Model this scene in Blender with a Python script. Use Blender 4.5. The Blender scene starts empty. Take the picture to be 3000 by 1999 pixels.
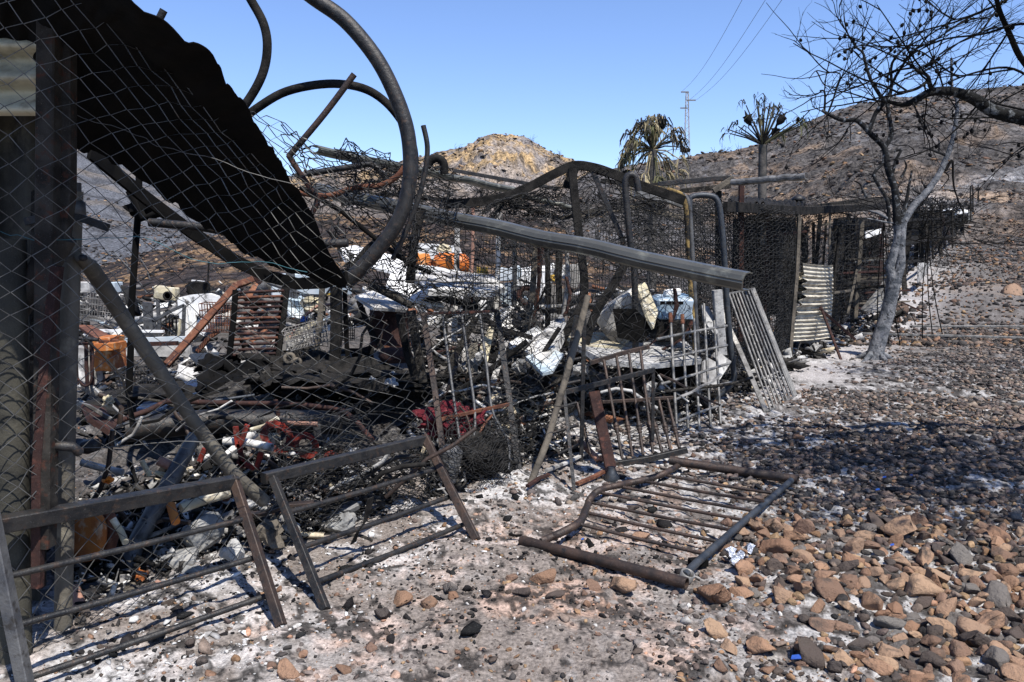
import bpy, bmesh, math, random
import numpy as np
from mathutils import Vector, Matrix
SC = bpy.context.scene
COL = SC.collection
random.seed(5)
RNG = np.random.default_rng(5)
R = math.radians
# ---------------------------------------------------------------- camera, sky, sun
F = 2333.0; TH = math.atan(250 / F); CH = 1.6
cam = bpy.data.cameras.new('camera'); camo = bpy.data.objects.new('camera', cam); COL.objects.link(camo)
cam.sensor_width = 36; cam.lens = 36 * F / 3000; cam.clip_start = 0.05; cam.clip_end = 3000
camo.location = (0, 0, CH); camo.rotation_euler = (R(90) - TH, 0, 0)
SC.camera = camo
SUN = Vector((0.30, -0.50, 1.0)).normalized()
w = bpy.data.worlds.new('World'); SC.world = w; w.use_nodes = True
nt = w.node_tree; bg = nt.nodes['Background']
sky = nt.nodes.new('ShaderNodeTexSky'); sky.sky_type = 'NISHITA'; sky.sun_disc = False
sky.sun_elevation = math.asin(SUN.z); sky.sun_rotation = math.atan2(SUN.x, SUN.y)
sky.air_density = 1.0; sky.dust_density = 0.0; sky.ozone_density = 5.0; sky.altitude = 300
tn = nt.nodes.new('ShaderNodeVectorMath'); tn.operation = 'MULTIPLY'; tn.inputs[1].default_value = (1.22, 1.2, 1.36)   # the deep blue of the day, same everywhere
nt.links.new(sky.outputs[0], tn.inputs[0]); nt.links.new(tn.outputs[0], bg.inputs[0]); bg.inputs[1].default_value = 0.098
sl = bpy.data.lights.new('sun', 'SUN'); sl.energy = 5.0; sl.angle = R(0.53); sl.color = (1.0, 0.96, 0.9)
so = bpy.data.objects.new('sun', sl); COL.objects.link(so); so.rotation_euler = SUN.to_track_quat('Z', 'Y').to_euler()
SC.view_settings.view_transform = 'Standard'; SC.view_settings.look = 'None'
SC.view_settings.gamma = 1; SC.view_settings.use_curve_mapping = False
SC.view_settings.exposure = 0.6
# ---------------------------------------------------------------- rays through the photograph -> points of the place
def ray(px, py):
    cx = (px - 1500) / F; cy = (999.5 - py) / F
    return np.array([cx, math.cos(TH) + cy * math.sin(TH), -math.sin(TH) + cy * math.cos(TH)])
def at(px, py, d):
    r = ray(px, py); k = d / r[1]
    return Vector((r[0] * k, d, CH + r[2] * k))
def A(pts, d=None):
    return [at(*p) if len(p) == 3 else at(p[0], p[1], d) for p in pts]
# ---------------------------------------------------------------- noise
def _h(ix, iy, iz, s):
    n = (ix.astype(np.int64) * 374761393 + iy.astype(np.int64) * 668265263 + iz.astype(np.int64) * 2147483647 + s * 974634777)
    n = (n ^ (n >> 13)) * 1274126177; n &= 0x7fffffff
    n = (n ^ (n >> 16)) * 668265263; n &= 0xffffff
    return n / float(0xffffff) * 2 - 1
def noise(x, y, z=None, s=0):
    x = np.asarray(x, float); y = np.asarray(y, float); z = np.zeros_like(x) if z is None else np.asarray(z, float)
    ix, iy, iz = np.floor(x), np.floor(y), np.floor(z)
    fx, fy, fz = x - ix, y - iy, z - iz
    fx = fx * fx * (3 - 2 * fx); fy = fy * fy * (3 - 2 * fy); fz = fz * fz * (3 - 2 * fz)
    out = 0
    for a in (0, 1):
        for b in (0, 1):
            for c in (0, 1):
                out = out + _h(ix + a, iy + b, iz + c, s) * (fx if a else 1 - fx) * (fy if b else 1 - fy) * (fz if c else 1 - fz)
    return out
def fbm(x, y, z=None, o=4, s=0, g=0.5):
    t = 0; a = 1.0
    for i in range(o):
        f = 2.03 ** i
        t = t + a * noise(np.asarray(x) * f, np.asarray(y) * f, None if z is None else np.asarray(z) * f, s + i * 7); a *= g
    return t
def sst(a, b, x):
    t = np.clip((np.asarray(x, float) - a) / (b - a), 0, 1); return t * t * (3 - 2 * t)
# ---------------------------------------------------------------- terrain
LAY = {
 'R': (110, [(-2000, 900), (1400, 900), (1560, 640), (1700, 520), (1800, 500), (1900, 478), (2000, 462), (2150, 440), (2250, 410), (2320, 382), (2400, 345), (2500, 320), (2600, 300), (2700, 288), (2800, 272), (3000, 260), (3600, 250)], 1.35),
 'C': (150, [(-2000, 900), (600, 760), (700, 620), (800, 550), (900, 512), (1000, 498), (1150, 482), (1290, 452), (1340, 440), (1380, 428), (1410, 408), (1440, 403), (1500, 404), (1540, 412), (1580, 435), (1640, 468), (1720, 492), (1900, 530), (2100, 620), (3600, 900)], 1.2),
 'T': (75, [(-2000, 900), (0, 860), (150, 830), (300, 790), (450, 738), (560, 700), (640, 685), (800, 650), (1000, 630), (1300, 630), (1600, 655), (1800, 720), (3600, 900)], 1.1),
 'G': (270, [(-3000, 300), (-600, 250), (0, 330), (270, 440), (400, 500), (600, 560), (800, 600), (1000, 640), (1500, 700), (3600, 800)], 1.25)}
def foot(key, px):
    if key == 'R': return np.interp(px, [1500, 2200, 2500, 3200], [40, 30, 15, 15])
    return {'C': 48, 'T': 30, 'G': 90}[key] + 0 * px
FL = dict(x0=-1.85, y0=3.27, k=0.6736)
def inside(x, y):       # metres behind the fence line
    return (FL['x0'] + (y - FL['y0']) * FL['k'] - x) / math.hypot(1, FL['k'])
MOUNDS = [(-1.2, 7.6, 1.7, 1.0, .32), (-.2, 8.2, 1.3, .9, .28), (-3.4, 12, 3, 2, .35), (0.2, 12, 3, 2, .4), (-1.0, 5.2, 1.0, .6, .14), (0.6, 8.3, 1.2, .8, .3), (1.7, 10.5, 1.5, 1.2, .3), (-2.2, 5.2, .9, .6, .2)]
def terr(x, y, detail=True):
    x = np.asarray(x, float); y = np.asarray(y, float)
    yy = np.maximum(y, 1.0); a = x / yy; px = 1500 + a * F
    z = np.zeros_like(x); lay = np.zeros_like(x)
    for i, (k, (D, tab, pw)) in enumerate(LAY.items()):
        py = np.interp(px, [t[0] for t in tab], [t[1] for t in tab])
        H = CH + D * (750 - py) / F
        fo = foot(k, px); t = (y - fo) / (D - fo)
        up = np.clip(t, 0, 1) ** pw * np.maximum(H, 0)
        dn = np.maximum(H, 0) * np.clip(1 - (t - 1) * 0.35, 0.2, 1)
        zi = np.where(t < 1, up, dn)
        amp = np.clip(zi, 0, 6) * (0.09 if k != 'G' else .25)
        sc = {'R': .16, 'C': .12, 'T': .25, 'G': .05}[k]
        edge = np.clip(np.abs(t - 1) * 3 + .35, 0, 1)
        if detail:
            n = fbm(x * sc, y * sc, o=5, s=i * 31 + 3)
            zi = zi + amp * n * edge
            if k == 'C': zi = zi + ((1 - np.abs(fbm(x * .17, y * .1, o=5, s=55)) * 1.6) * .9 - np.abs(fbm(x * .45, y * .3, o=5, s=57, g=.6)) * 1.2) * sst(4, 12, zi) * edge
            if k in 'RT': zi = zi - np.abs(fbm(x * .35, y * .35, o=5, s=59)) * np.clip(zi, 0, 5) * .13 * edge
        m = zi > z
        z = np.where(m, zi, z); lay = np.where(m, i + 1, lay)
    z = z + 0.35 * sst(12, 40, y) * fbm(x * .12, y * .12, s=71)
    ins = inside(x, y)
    for (mx, my, rx, ry, h) in MOUNDS:
        q = ((x - mx) / rx) ** 2 + ((y - my) / ry) ** 2
        z = z + h * np.exp(-q * 1.2) * sst(-.1, .5, ins)
    if detail:
        near = 1 - sst(25, 60, y)
        z = z + near * (.035 * fbm(x * .9, y * .9, s=81) + .016 * fbm(x * 5, y * 5, s=91) + .008 * fbm(x * 22, y * 22, o=3, s=95))
        z = z + near * sst(.05, .6, ins) * .05 * fbm(x * 3.3, y * 3.3, s=99)
    return z, lay
def gz(x, y): return float(terr(np.array([x]), np.array([y]))[0][0])
def g(px, py, up=0.0):
    r = ray(px, py); lo = 1.2; ds = np.concatenate([np.linspace(1.2, 30, 500), np.linspace(30, 300, 600)])
    X = r[0] / r[1] * ds; Z = CH + r[2] / r[1] * ds
    zz = terr(X, ds)[0]; k = np.argmax(Z <= zz)
    d = ds[k] if Z[k] <= zz[k] else 250.0
    return Vector((r[0] / r[1] * d, d, float(zz[k]) + up))
def fd(px): return 4.05 / max(0.6736 - (px - 1500) / F, .06)
# ---------------------------------------------------------------- materials
def mat(name, c1, c2=None, c3=None, scale=6.0, lo=.4, hi=.6, rough=.75, metal=0.0, bump=.3, bscale=40.0, ash=0.0, attr=None, rnd=None, det=6):
    m = bpy.data.materials.new(name); m.use_nodes = True; N = m.node_tree.nodes; L = m.node_tree.links
    b = N['Principled BSDF']; b.inputs['Roughness'].default_value = rough; b.inputs['Metallic'].default_value = metal
    b.inputs['Specular IOR Level'].default_value = .4 if (metal or rough < .62) else .1
    geo = N.new('ShaderNodeNewGeometry')
    def tex(sc, d=6.0, r=.6):
        t = N.new('ShaderNodeTexNoise'); t.inputs['Scale'].default_value = sc; t.inputs['Detail'].default_value = d; t.inputs['Roughness'].default_value = r
        L.new(geo.outputs['Position'], t.inputs['Vector']); return t
    def ramp(src, a, bb):
        r = N.new('ShaderNodeMapRange'); r.inputs['From Min'].default_value = a; r.inputs['From Max'].default_value = bb; L.new(src, r.inputs['Value']); return r.outputs[0]
    def mix(f, a, bb):
        x = N.new('ShaderNodeMix'); x.data_type = 'RGBA'
        if isinstance(f, float): x.inputs[0].default_value = f
        else: L.new(f, x.inputs[0])
        for sock, v in ((x.inputs[6], a), (x.inputs[7], bb)):
            if isinstance(v, tuple): sock.default_value = (*v[:3], 1)
            else: L.new(v, sock)
        return x.outputs[2]
    cur = c1
    if attr:
        at_ = N.new('ShaderNodeAttribute'); at_.attribute_name = attr; cur = at_.outputs['Color']
        t = tex(scale, det); f = ramp(t.outputs['Fac'], .3, .7)
        v = N.new('ShaderNodeMapRange'); v.inputs['To Min'].default_value = lo; v.inputs['To Max'].default_value = hi; L.new(f, v.inputs['Value'])
        x = N.new('ShaderNodeVectorMath'); x.operation = 'SCALE'; L.new(cur, x.inputs[0]); L.new(v.outputs[0], x.inputs['Scale']); cur = x.outputs[0]
    elif rnd:
        oi = N.new('ShaderNodeObjectInfo'); cr = N.new('ShaderNodeValToRGB'); el = cr.color_ramp.elements
        while len(el) < len(rnd): el.new(.5)
        for i, c in enumerate(rnd): el[i].position = i / (len(rnd) - 1); el[i].color = (*c, 1)
        L.new(oi.outputs['Random'], cr.inputs[0]); cur = cr.outputs[0]
    if c2 is not None:
        cur = mix(ramp(tex(scale, det).outputs['Fac'], lo, hi), cur, c2) if not attr else cur
    if c3 is not None:
        cur = mix(ramp(tex(scale * 2.7 + 1, 5).outputs['Fac'], .55, .68), cur, c3)
    if ash:
        cur = mix(ramp(tex(260, 4, .75).outputs['Fac'], .66 - ash * .1, .76 - ash * .1), cur, (.26, .25, .235))
    if isinstance(cur, tuple): b.inputs['Base Color'].default_value = (*cur, 1)
    else: L.new(cur, b.inputs['Base Color'])
    if bump:
        bt = tex(bscale, 6, .65); bn = N.new('ShaderNodeBump'); bn.inputs['Strength'].default_value = bump; bn.inputs['Distance'].default_value = .02
        L.new(bt.outputs['Fac'], bn.inputs['Height']); L.new(bn.outputs[0], b.inputs['Normal'])
    return m
M = {}
def mk(k, *a, **kw): M[k] = mat(k, *a, **kw)
mk('black', (.003, .003, .003), (.006, .0055, .005), rough=.95, bump=.15)
mk('dark_post', (.018, .016, .014), (.045, .04, .034), (.07, .03, .02), scale=8, rough=.8, ash=.2)  # dark brown, mottled with a redder tone and pale specks
mk('shaded_wall', (.03, .029, .025), (.07, .065, .05), (.02, .02, .018), scale=2.2, rough=.8, ash=.15)  # beige made dark: the shade of the corner is in the colour
mk('char', (.007, .0068, .0065), (.022, .02, .018), scale=9, rough=.85, ash=.3)
mk('charwood', (.012, .011, .01), (.045, .04, .034), (.11, .1, .085), scale=14, rough=.9, bump=.6, ash=.2)
mk('steel_dark', (.013, .0135, .015), (.034, .032, .03), (.055, .036, .026), scale=12, rough=.5, metal=.35, ash=.4)
mk('steel_brown', (.028, .021, .018), (.06, .038, .028), (.018, .017, .017), scale=10, rough=.55, metal=.3, ash=.35)
mk('steel_grey', (.055, .056, .06), (.11, .108, .105), (.03, .027, .024), scale=7, rough=.5, metal=.35, ash=.3)
mk('steel_blue', (.024, .03, .038), (.05, .055, .062), (.05, .045, .04), scale=8, rough=.5, metal=.35, ash=.3)
mk('gutter', (.1, .096, .08), (.16, .152, .125), (.24, .23, .18), scale=2.2, lo=.35, hi=.7, rough=.36, metal=.6, bump=.06, ash=.3)
mk('gutter_pale', (.17, .17, .14), (.09, .09, .075), (.28, .27, .22), scale=3, rough=.45, metal=.5, bump=.12, ash=.2)
mk('galv', (.21, .2, .185), (.1, .095, .085), (.3, .29, .27), scale=9, rough=.5, metal=.4, bump=.15, ash=.2)
mk('rust', (.15, .062, .036), (.07, .032, .023), (.2, .11, .07), scale=8, rough=.8, bump=.4, ash=.15)
mk('rust_orange', (.45, .16, .04), (.25, .08, .03), (.5, .38, .25), scale=4, rough=.75, bump=.3, ash=.1)
mk('rust_dark', (.045, .024, .02), (.028, .016, .015), (.085, .036, .027), scale=8, rough=.75, bump=.3, ash=.3)
mk('orange', (.65, .2, .02), (.45, .12, .02), (.25, .07, .02), scale=3, rough=.5, bump=.1)
mk('yellow', (.55, .4, .03), (.35, .22, .03), scale=5, rough=.6)
mk('red', (.24, .03, .02), (.05, .018, .015), (.16, .06, .05), scale=14, rough=.7, ash=.3)
mk('crimson', (.11, .016, .022), (.07, .01, .015), (.22, .06, .06), scale=12, rough=.85, bump=.8)
mk('white', (.76, .75, .72), (.5, .48, .45), (.1, .095, .09), scale=3, lo=.45, hi=.75, rough=.6, bump=.15)
mk('white_sooty', (.6, .58, .54), (.2, .19, .18), (.04, .04, .04), scale=2.5, lo=.4, hi=.6, rough=.7, bump=.2)
mk('cream', (.5, .44, .29), (.3, .26, .19), (.62, .58, .48), scale=4, rough=.8, bump=.3)
mk('ashgrey', (.42, .41, .39), (.24, .235, .23), (.1, .1, .1), scale=7, rough=.95, bump=.5)
mk('bluewhite', (.34, .42, .46), (.5, .53, .54), scale=3, rough=.5, bump=.1)
mk('bluebox', (.16, .27, .38), (.33, .4, .46), (.05, .05, .05), scale=3.5, rough=.5, bump=.1)
mk('blue', (.015, .06, .28), (.03, .14, .42), scale=4, rough=.6)
mk('navy', (.01, .022, .06), (.006, .008, .012), (.04, .08, .16), scale=9, rough=.5, bump=.5, ash=.2)
mk('yellowchar', (.26, .18, .07), (.02, .019, .018), (.2, .13, .05), scale=7, lo=.42, hi=.52, rough=.8, bump=.6)
mk('beige', (.14, .12, .095), (.07, .062, .052), (.04, .036, .032), scale=5, rough=.85, bump=.5)
mk('greybeige', (.13, .115, .09), (.07, .063, .052), (.2, .18, .14), scale=3.2, rough=.65, metal=.2, bump=.35, ash=.15)
mk('slate', (.2, .2, .195), (.3, .29, .27), (.1, .095, .09), scale=7, rough=.9, bump=.5)
mk('terracotta', (.33, .18, .13), (.22, .13, .1), (.4, .3, .25), scale=6, rough=.9, bump=.4)
mk('wire', (.09, .088, .084), (.16, .155, .145), (.04, .038, .035), scale=3, rough=.6, metal=.4, bump=0)
mk('blue_twine', (.03, .09, .1), (.06, .14, .16), scale=9, bump=0)
mk('scorched_sheet', (.5, .46, .33), (.03, .028, .024), (.25, .2, .13), scale=2.6, lo=.42, hi=.6, rough=.7, bump=.3)
mk('wire_pale', (.3, .28, .25), (.12, .11, .1), scale=4, rough=.6, metal=.3, bump=0)
mk('wire_dark', (.01, .01, .01), (.026, .025, .024), scale=4, rough=.75, metal=.2, bump=0)
mk('foil', (.45, .47, .52), (.2, .22, .26), scale=60, rough=.35, metal=.6, bump=.6)
mk('bark', (.008, .008, .008), (.022, .022, .022), (.15, .16, .17), scale=5, rough=.9, bump=.8, bscale=28)
mk('bark_ash', (.07, .076, .085), (.2, .2, .205), (.008, .008, .008), scale=9, lo=.42, hi=.6, rough=.95, bump=1.2, bscale=26)
mk('sheet_stripes', (.5, .46, .38), (.3, .27, .22), (.1, .09, .08), scale=5, rough=.8, bump=.3)  # dark tones mixed in for the shadow stripes of roof slats
mk('twig', (.006, .006, .006), (.012, .011, .01), rough=.9, bump=0)
mk('palm_trunk', (.05, .048, .045), (.1, .09, .08), scale=4, rough=.95, bump=1, bscale=14)
mk('palm_leaf', (.32, .27, .16), (.16, .13, .08), (.04, .035, .03), scale=2.2, rough=.9, bump=0)
mk('palm_green', (.06, .064, .032), (.13, .115, .065), scale=2.2, rough=.9, bump=0)
mk('ground', (1, 1, 1), attr='tint', scale=60, lo=.4, hi=1.45, rough=1.0, bump=1.0, bscale=45, det=8)
mk('hill', (1, 1, 1), attr='tint', scale=2.2, lo=.1, hi=1.75, rough=1.0, bump=1.0, bscale=2.4, det=10)
for n_ in M['hill'].node_tree.nodes:
    if n_.type == 'BUMP': n_.inputs['Distance'].default_value = .9
mk('hillstone', (1, 1, 1), attr='tint', scale=6, lo=.6, hi=1.3, rough=1, bump=.4, bscale=6)
mk('pebble', (1, 1, 1), attr='tint', scale=45, lo=.6, hi=1.3, rough=.95, bump=.5, bscale=90, ash=.35)
mk('debris', (1, 1, 1), attr='tint', scale=25, lo=.5, hi=1.25, rough=.9, bump=.4, ash=.3)
for k_, cs in {'stone_ochre': [(.31, .185, .115), (.27, .165, .11), (.34, .225, .145), (.23, .15, .105)], 'stone_brown': [(.2, .115, .075), (.25, .15, .095), (.16, .1, .07), (.22, .14, .1)],
               'stone_grey': [(.15, .135, .12), (.12, .105, .095), (.18, .16, .14)], 'stone_dark': [(.05, .045, .04), (.085, .065, .055), (.065, .055, .05)]}.items():
    mk(k_, cs[0], None, (.075, .06, .05), scale=3.1, rough=.95, bump=1.0, bscale=38, ash=.25, rnd=cs)
# ---------------------------------------------------------------- mesh building
def link(me, name, m, parent=None, smooth=True):
    o = bpy.data.objects.new(name, me); COL.objects.link(o)
    if m is not None and len(me.materials) == 0: me.materials.append(M[m] if isinstance(m, str) else m)
    if parent is not None: o.parent = parent
    return o
ORG = {}
def tag(o, label=None, cat=None, group=None, kind=None):
    if label: o['label'] = label
    if cat: o['category'] = cat
    if group: o['group'] = group
    if kind: o['kind'] = kind
    return o
def npmesh(name, V, Fq=None, Ft=None, tint=None, smooth=False):
    me = bpy.data.meshes.new(name); V = np.asarray(V, np.float32).reshape(-1, 3)
    loops = []; tot = []
    if Fq is not None and len(Fq): Fq = np.asarray(Fq, np.int32).reshape(-1, 4); loops.append(Fq.ravel()); tot.append(np.full(len(Fq), 4, np.int32))
    if Ft is not None and len(Ft): Ft = np.asarray(Ft, np.int32).reshape(-1, 3); loops.append(Ft.ravel()); tot.append(np.full(len(Ft), 3, np.int32))
    loops = np.concatenate(loops); tot = np.concatenate(tot)
    me.vertices.add(len(V)); me.vertices.foreach_set('co', V.ravel())
    me.loops.add(len(loops)); me.loops.foreach_set('vertex_index', loops)
    me.polygons.add(len(tot)); st = np.concatenate([[0], np.cumsum(tot)[:-1]]).astype(np.int32)
    me.polygons.foreach_set('loop_start', st)
    me.update(calc_edges=True)
    if smooth: me.polygons.foreach_set('use_smooth', np.ones(len(tot), bool))
    if tint is not None:
        at_ = me.attributes.new('tint', 'FLOAT_COLOR', 'POINT')
        t = np.ones((len(V), 4), np.float32); t[:, :3] = tint; at_.data.foreach_set('color', t.ravel())
    me.validate(); return me
class B:
    """collects shapes in world metres; build() links them as ONE mesh object"""
    def __init__(s): s.v = []; s.f = []; s.sm = []
    def add(s, vs, fs, sm=False):
        o = len(s.v); s.v += [tuple(p) for p in vs]; s.f += [tuple(i + o for i in f) for f in fs]; s.sm += [sm] * len(fs); return s
    def tube(s, pts, r, n=10, r2=None, rr=None, wob=0.0, hollow=False):
        pts = [Vector(p) for p in pts]
        if len(pts) < 2: return s
        if wob:
            q = []
            for i in range(len(pts) - 1):
                L = (pts[i + 1] - pts[i]).length; k = max(1, min(8, int(L / .25)))
                for j in range(k): q.append(pts[i].lerp(pts[i + 1], j / k))
            q.append(pts[-1]); sd = random.random() * 99
            pts = [p + Vector((float(noise(sd + i * .5, 1.)), float(noise(sd + i * .5, 9.)), float(noise(sd + i * .5, 17.)))) * wob * (0 if i in (0, len(q) - 1) else 1) for i, p in enumerate(q)]
        N = len(pts); rs = rr if rr else [r + ((r2 if r2 is not None else r) - r) * i / (N - 1) for i in range(N)]
        if rr and len(rr) != N: rs = list(np.interp(np.linspace(0, 1, N), np.linspace(0, 1, len(rr)), rr))
        vs = []; fs = []; t0 = (pts[1] - pts[0]).normalized(); u = t0.orthogonal().normalized()
        for i, p in enumerate(pts):
            t = ((pts[min(i + 1, N - 1)] - pts[max(i - 1, 0)])).normalized()
            u = (u - t * u.dot(t)).normalized(); w_ = t.cross(u)
            for k in range(n):
                a = 2 * math.pi * k / n; vs.append(p + (u * math.cos(a) + w_ * math.sin(a)) * rs[i])
        for i in range(N - 1):
            for k in range(n): fs.append((i * n + k, i * n + (k + 1) % n, (i + 1) * n + (k + 1) % n, (i + 1) * n + k))
        s.add(vs, fs, n > 5)
        if hollow:
            for e, d in ((0, 1), ((N - 1) * n, -1)):
                c = pts[0] if e == 0 else pts[-1]; tt = t0 if e == 0 else (pts[-2] - pts[-1]).normalized()
                ring = [Vector(vs[e + k]) for k in range(n)]; inn = [c + (q - c) * .82 for q in ring]; deep = [q + tt * rs[0] * 2 for q in inn]
                o = ring + inn + deep
                s.add(o, [(k, (k + 1) % n, n + (k + 1) % n, n + k) for k in range(n)] + [(n + k, n + (k + 1) % n, 2 * n + (k + 1) % n, 2 * n + k) for k in range(n)] + [tuple(2 * n + k for k in range(n))])
        else:
            s.add([vs[k] for k in range(n)], [tuple(range(n))[::-1]]); s.add([vs[(N - 1) * n + k] for k in range(n)], [tuple(range(n))])
        return s
    def bar(s, pts, w_, h, up=(0, 0, 1), bev=.08):
        """rectangular section swept along pts (w across, h along up)"""
        pts = [Vector(p) for p in pts]; N = len(pts); up = Vector(up); b = min(w_, h) * bev
        sec = [(-w_ / 2 + b, -h / 2), (w_ / 2 - b, -h / 2), (w_ / 2, -h / 2 + b), (w_ / 2, h / 2 - b), (w_ / 2 - b, h / 2), (-w_ / 2 + b, h / 2), (-w_ / 2, h / 2 - b), (-w_ / 2, -h / 2 + b)]
        vs = []; n = 8
        for i, p in enumerate(pts):
            t = (pts[min(i + 1, N - 1)] - pts[max(i - 1, 0)]).normalized(); sd = t.cross(up)
            if sd.length < .05: sd = t.cross(Vector((1, 0, 0)))
            sd.normalize(); uu = sd.cross(t)
            for a, c in sec: vs.append(p + sd * a + uu * c)
        fs = [(i * n + k, i * n + (k + 1) % n, (i + 1) * n + (k + 1) % n, (i + 1) * n + k) for i in range(N - 1) for k in range(n)]
        fs += [tuple(range(n))[::-1], tuple((N - 1) * n + k for k in range(n))]
        return s.add(vs, fs)
    def sweep(s, pts, sec, up=(0, 0, 1), cap=True):
        pts = [Vector(p) for p in pts]; N = len(pts); up = Vector(up); n = len(sec); vs = []
        for i, p in enumerate(pts):
            t = (pts[min(i + 1, N - 1)] - pts[max(i - 1, 0)]).normalized(); sd = t.cross(up).normalized(); uu = sd.cross(t)
            for a, c in sec: vs.append(p + sd * a + uu * c)
        fs = [(i * n + k, i * n + (k + 1) % n, (i + 1) * n + (k + 1) % n, (i + 1) * n + k) for i in range(N - 1) for k in range(n)]
        if cap: fs += [tuple(range(n))[::-1], tuple((N - 1) * n + k for k in range(n))]
        return s.add(vs, fs)
    def plate(s, pts, th=.02):
        pts = [Vector(p) for p in pts]; n = len(pts); nn = Vector((0, 0, 0))
        for i in range(n): nn += pts[i].cross(pts[(i + 1) % n])
        nn.normalize(); a = [p + nn * th / 2 for p in pts]; b = [p - nn * th / 2 for p in pts]
        return s.add(a + b, [tuple(range(n)), tuple(range(n, 2 * n))[::-1]] + [(i, n + i, n + (i + 1) % n, (i + 1) % n) for i in range(n)])
    def box(s, c, size, rz=0, rx=0, ry=0, dent=0.0, bev=.04, bottom=False):
        bm = bmesh.new(); bmesh.ops.create_cube(bm, size=1)
        for v in bm.verts: v.co = Vector((v.co.x * size[0], v.co.y * size[1], v.co.z * size[2]))
        if bev: bmesh.ops.bevel(bm, geom=bm.edges[:], offset=min(size) * bev, segments=1, affect='EDGES')
        if dent:
            bmesh.ops.subdivide_edges(bm, edges=[e for e in bm.edges if e.calc_length() > max(size) * .3], cuts=3, use_grid_fill=True)
            sd = random.random() * 50
            for v in bm.verts:
                q = v.co * (3 / max(size)); v.co += Vector((float(noise(q.x + sd, q.y, q.z)), float(noise(q.x, q.y + sd, q.z)), float(noise(q.x, q.y, q.z + sd)))) * dent
        mt = Matrix.Rotation(rz, 4, 'Z') @ Matrix.Rotation(rx, 4, 'X') @ Matrix.Rotation(ry, 4, 'Y')
        c = Vector(c); up = Vector((0, 0, size[2] / 2)) if bottom else Vector((0, 0, 0))
        vs = [c + mt @ (v.co + up) for v in bm.verts]; bm.verts.index_update()
        s.add(vs, [tuple(v.index for v in f.verts) for f in bm.faces]); bm.free(); return s
    def lathe(s, c, prof, n=20, axis=(0, 0, 1), cap=True):
        ax = Vector(axis).normalized(); u = ax.orthogonal().normalized(); w_ = ax.cross(u); c = Vector(c); vs = []
        for (r, h) in prof:
            for k in range(n): a = 2 * math.pi * k / n; vs.append(c + ax * h + (u * math.cos(a) + w_ * math.sin(a)) * max(r, .0005))
        N = len(prof); fs = [(i * n + k, i * n + (k + 1) % n, (i + 1) * n + (k + 1) % n, (i + 1) * n + k) for i in range(N - 1) for k in range(n)]
        s.add(vs, fs, True)
        if cap: s.add(vs[:n], [tuple(range(n))[::-1]]); s.add(vs[-n:], [tuple(range(n))])
        return s
    def grid(s, P, th=0.0, sm=True):
        P = np.asarray(P); r, c, _ = P.shape; vs = P.reshape(-1, 3); fs = [(i * c + j, i * c + j + 1, (i + 1) * c + j + 1, (i + 1) * c + j) for i in range(r - 1) for j in range(c - 1)]
        s.add(vs, fs, sm)
        if th:
            du = np.gradient(P, axis=1); dv = np.gradient(P, axis=0); nn = np.cross(du, dv); nn /= np.linalg.norm(nn, axis=2, keepdims=True) + 1e-9
            Q = P + nn * th; s.add(Q.reshape(-1, 3), [f[::-1] for f in fs], sm)
            ring = [i for i in range(c)] + [i * c + c - 1 for i in range(1, r)] + [(r - 1) * c + j for j in range(c - 2, -1, -1)] + [i * c for i in range(r - 2, 0, -1)]
            n = len(ring); allv = [vs[k] for k in ring] + [Q.reshape(-1, 3)[k] for k in ring]
            s.add(allv, [(k, (k + 1) % n, n + (k + 1) % n, n + k) for k in range(n)])
        return s
    def build(s, name, m, parent=None, label=None, cat=None, group=None, kind=None):
        V = np.array(s.v, float)
        if parent is not None: org = ORG[parent.name]
        else: org = Vector((float(V[:, 0].mean()), float(V[:, 1].mean()), float(V[:, 2].min())))
        me = bpy.data.meshes.new(name); me.from_pydata([tuple(p) for p in (V - np.array(org))], [], s.f)
        me.polygons.foreach_set('use_smooth', s.sm); me.update()
        o = link(me, name, m, parent); ORG[o.name] = org
        if parent is None: o.location = org
        return tag(o, label, cat, group, kind)
def thing(name, label, cat, loc, group=None):
    o = bpy.data.objects.new(name, None); COL.objects.link(o); o.location = loc; ORG[o.name] = Vector(loc)
    o.empty_display_size = .1
    return tag(o, label, cat, group)
# ---------------------------------------------------------------- wire nets
def cr(P, t):
    n = len(P); t = np.clip(t, 0, n - 1 - 1e-6); i = np.floor(t).astype(int); f = (t - i)
    g0 = lambda k: P[np.clip(k, 0, n - 1)]
    p0, p1, p2, p3 = g0(i - 1), g0(i), g0(i + 1), g0(i + 2)
    f = f.reshape(f.shape + (1,) * (P.ndim - 1))
    return .5 * ((2 * p1) + (-p0 + p2) * f + (2 * p0 - 5 * p1 + 4 * p2 - p3) * f ** 2 + (-p0 + 3 * p1 - 3 * p2 + p3) * f ** 3)
def surf(C, U, Vv, res=160):
    C = np.array([[list(p) for p in row] for row in C], float)
    r, c, _ = C.shape
    rows = cr(C, np.linspace(0, r - 1, res))            # res x c x 3
    full = np.stack([cr(rows[k], np.linspace(0, c - 1, res)) for k in range(res)])   # res x res x 3
    uu = np.clip(U, 0, 1) * (res - 1.001); vv = np.clip(Vv, 0, 1) * (res - 1.001)
    iu = uu.astype(int); iv = vv.astype(int); fu = (uu - iu)[..., None]; fv = (vv - iv)[..., None]
    return (full[iv, iu] * (1 - fu) + full[iv, iu + 1] * fu) * (1 - fv) + (full[iv + 1, iu] * (1 - fu) + full[iv + 1, iu + 1] * fu) * fv
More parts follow.
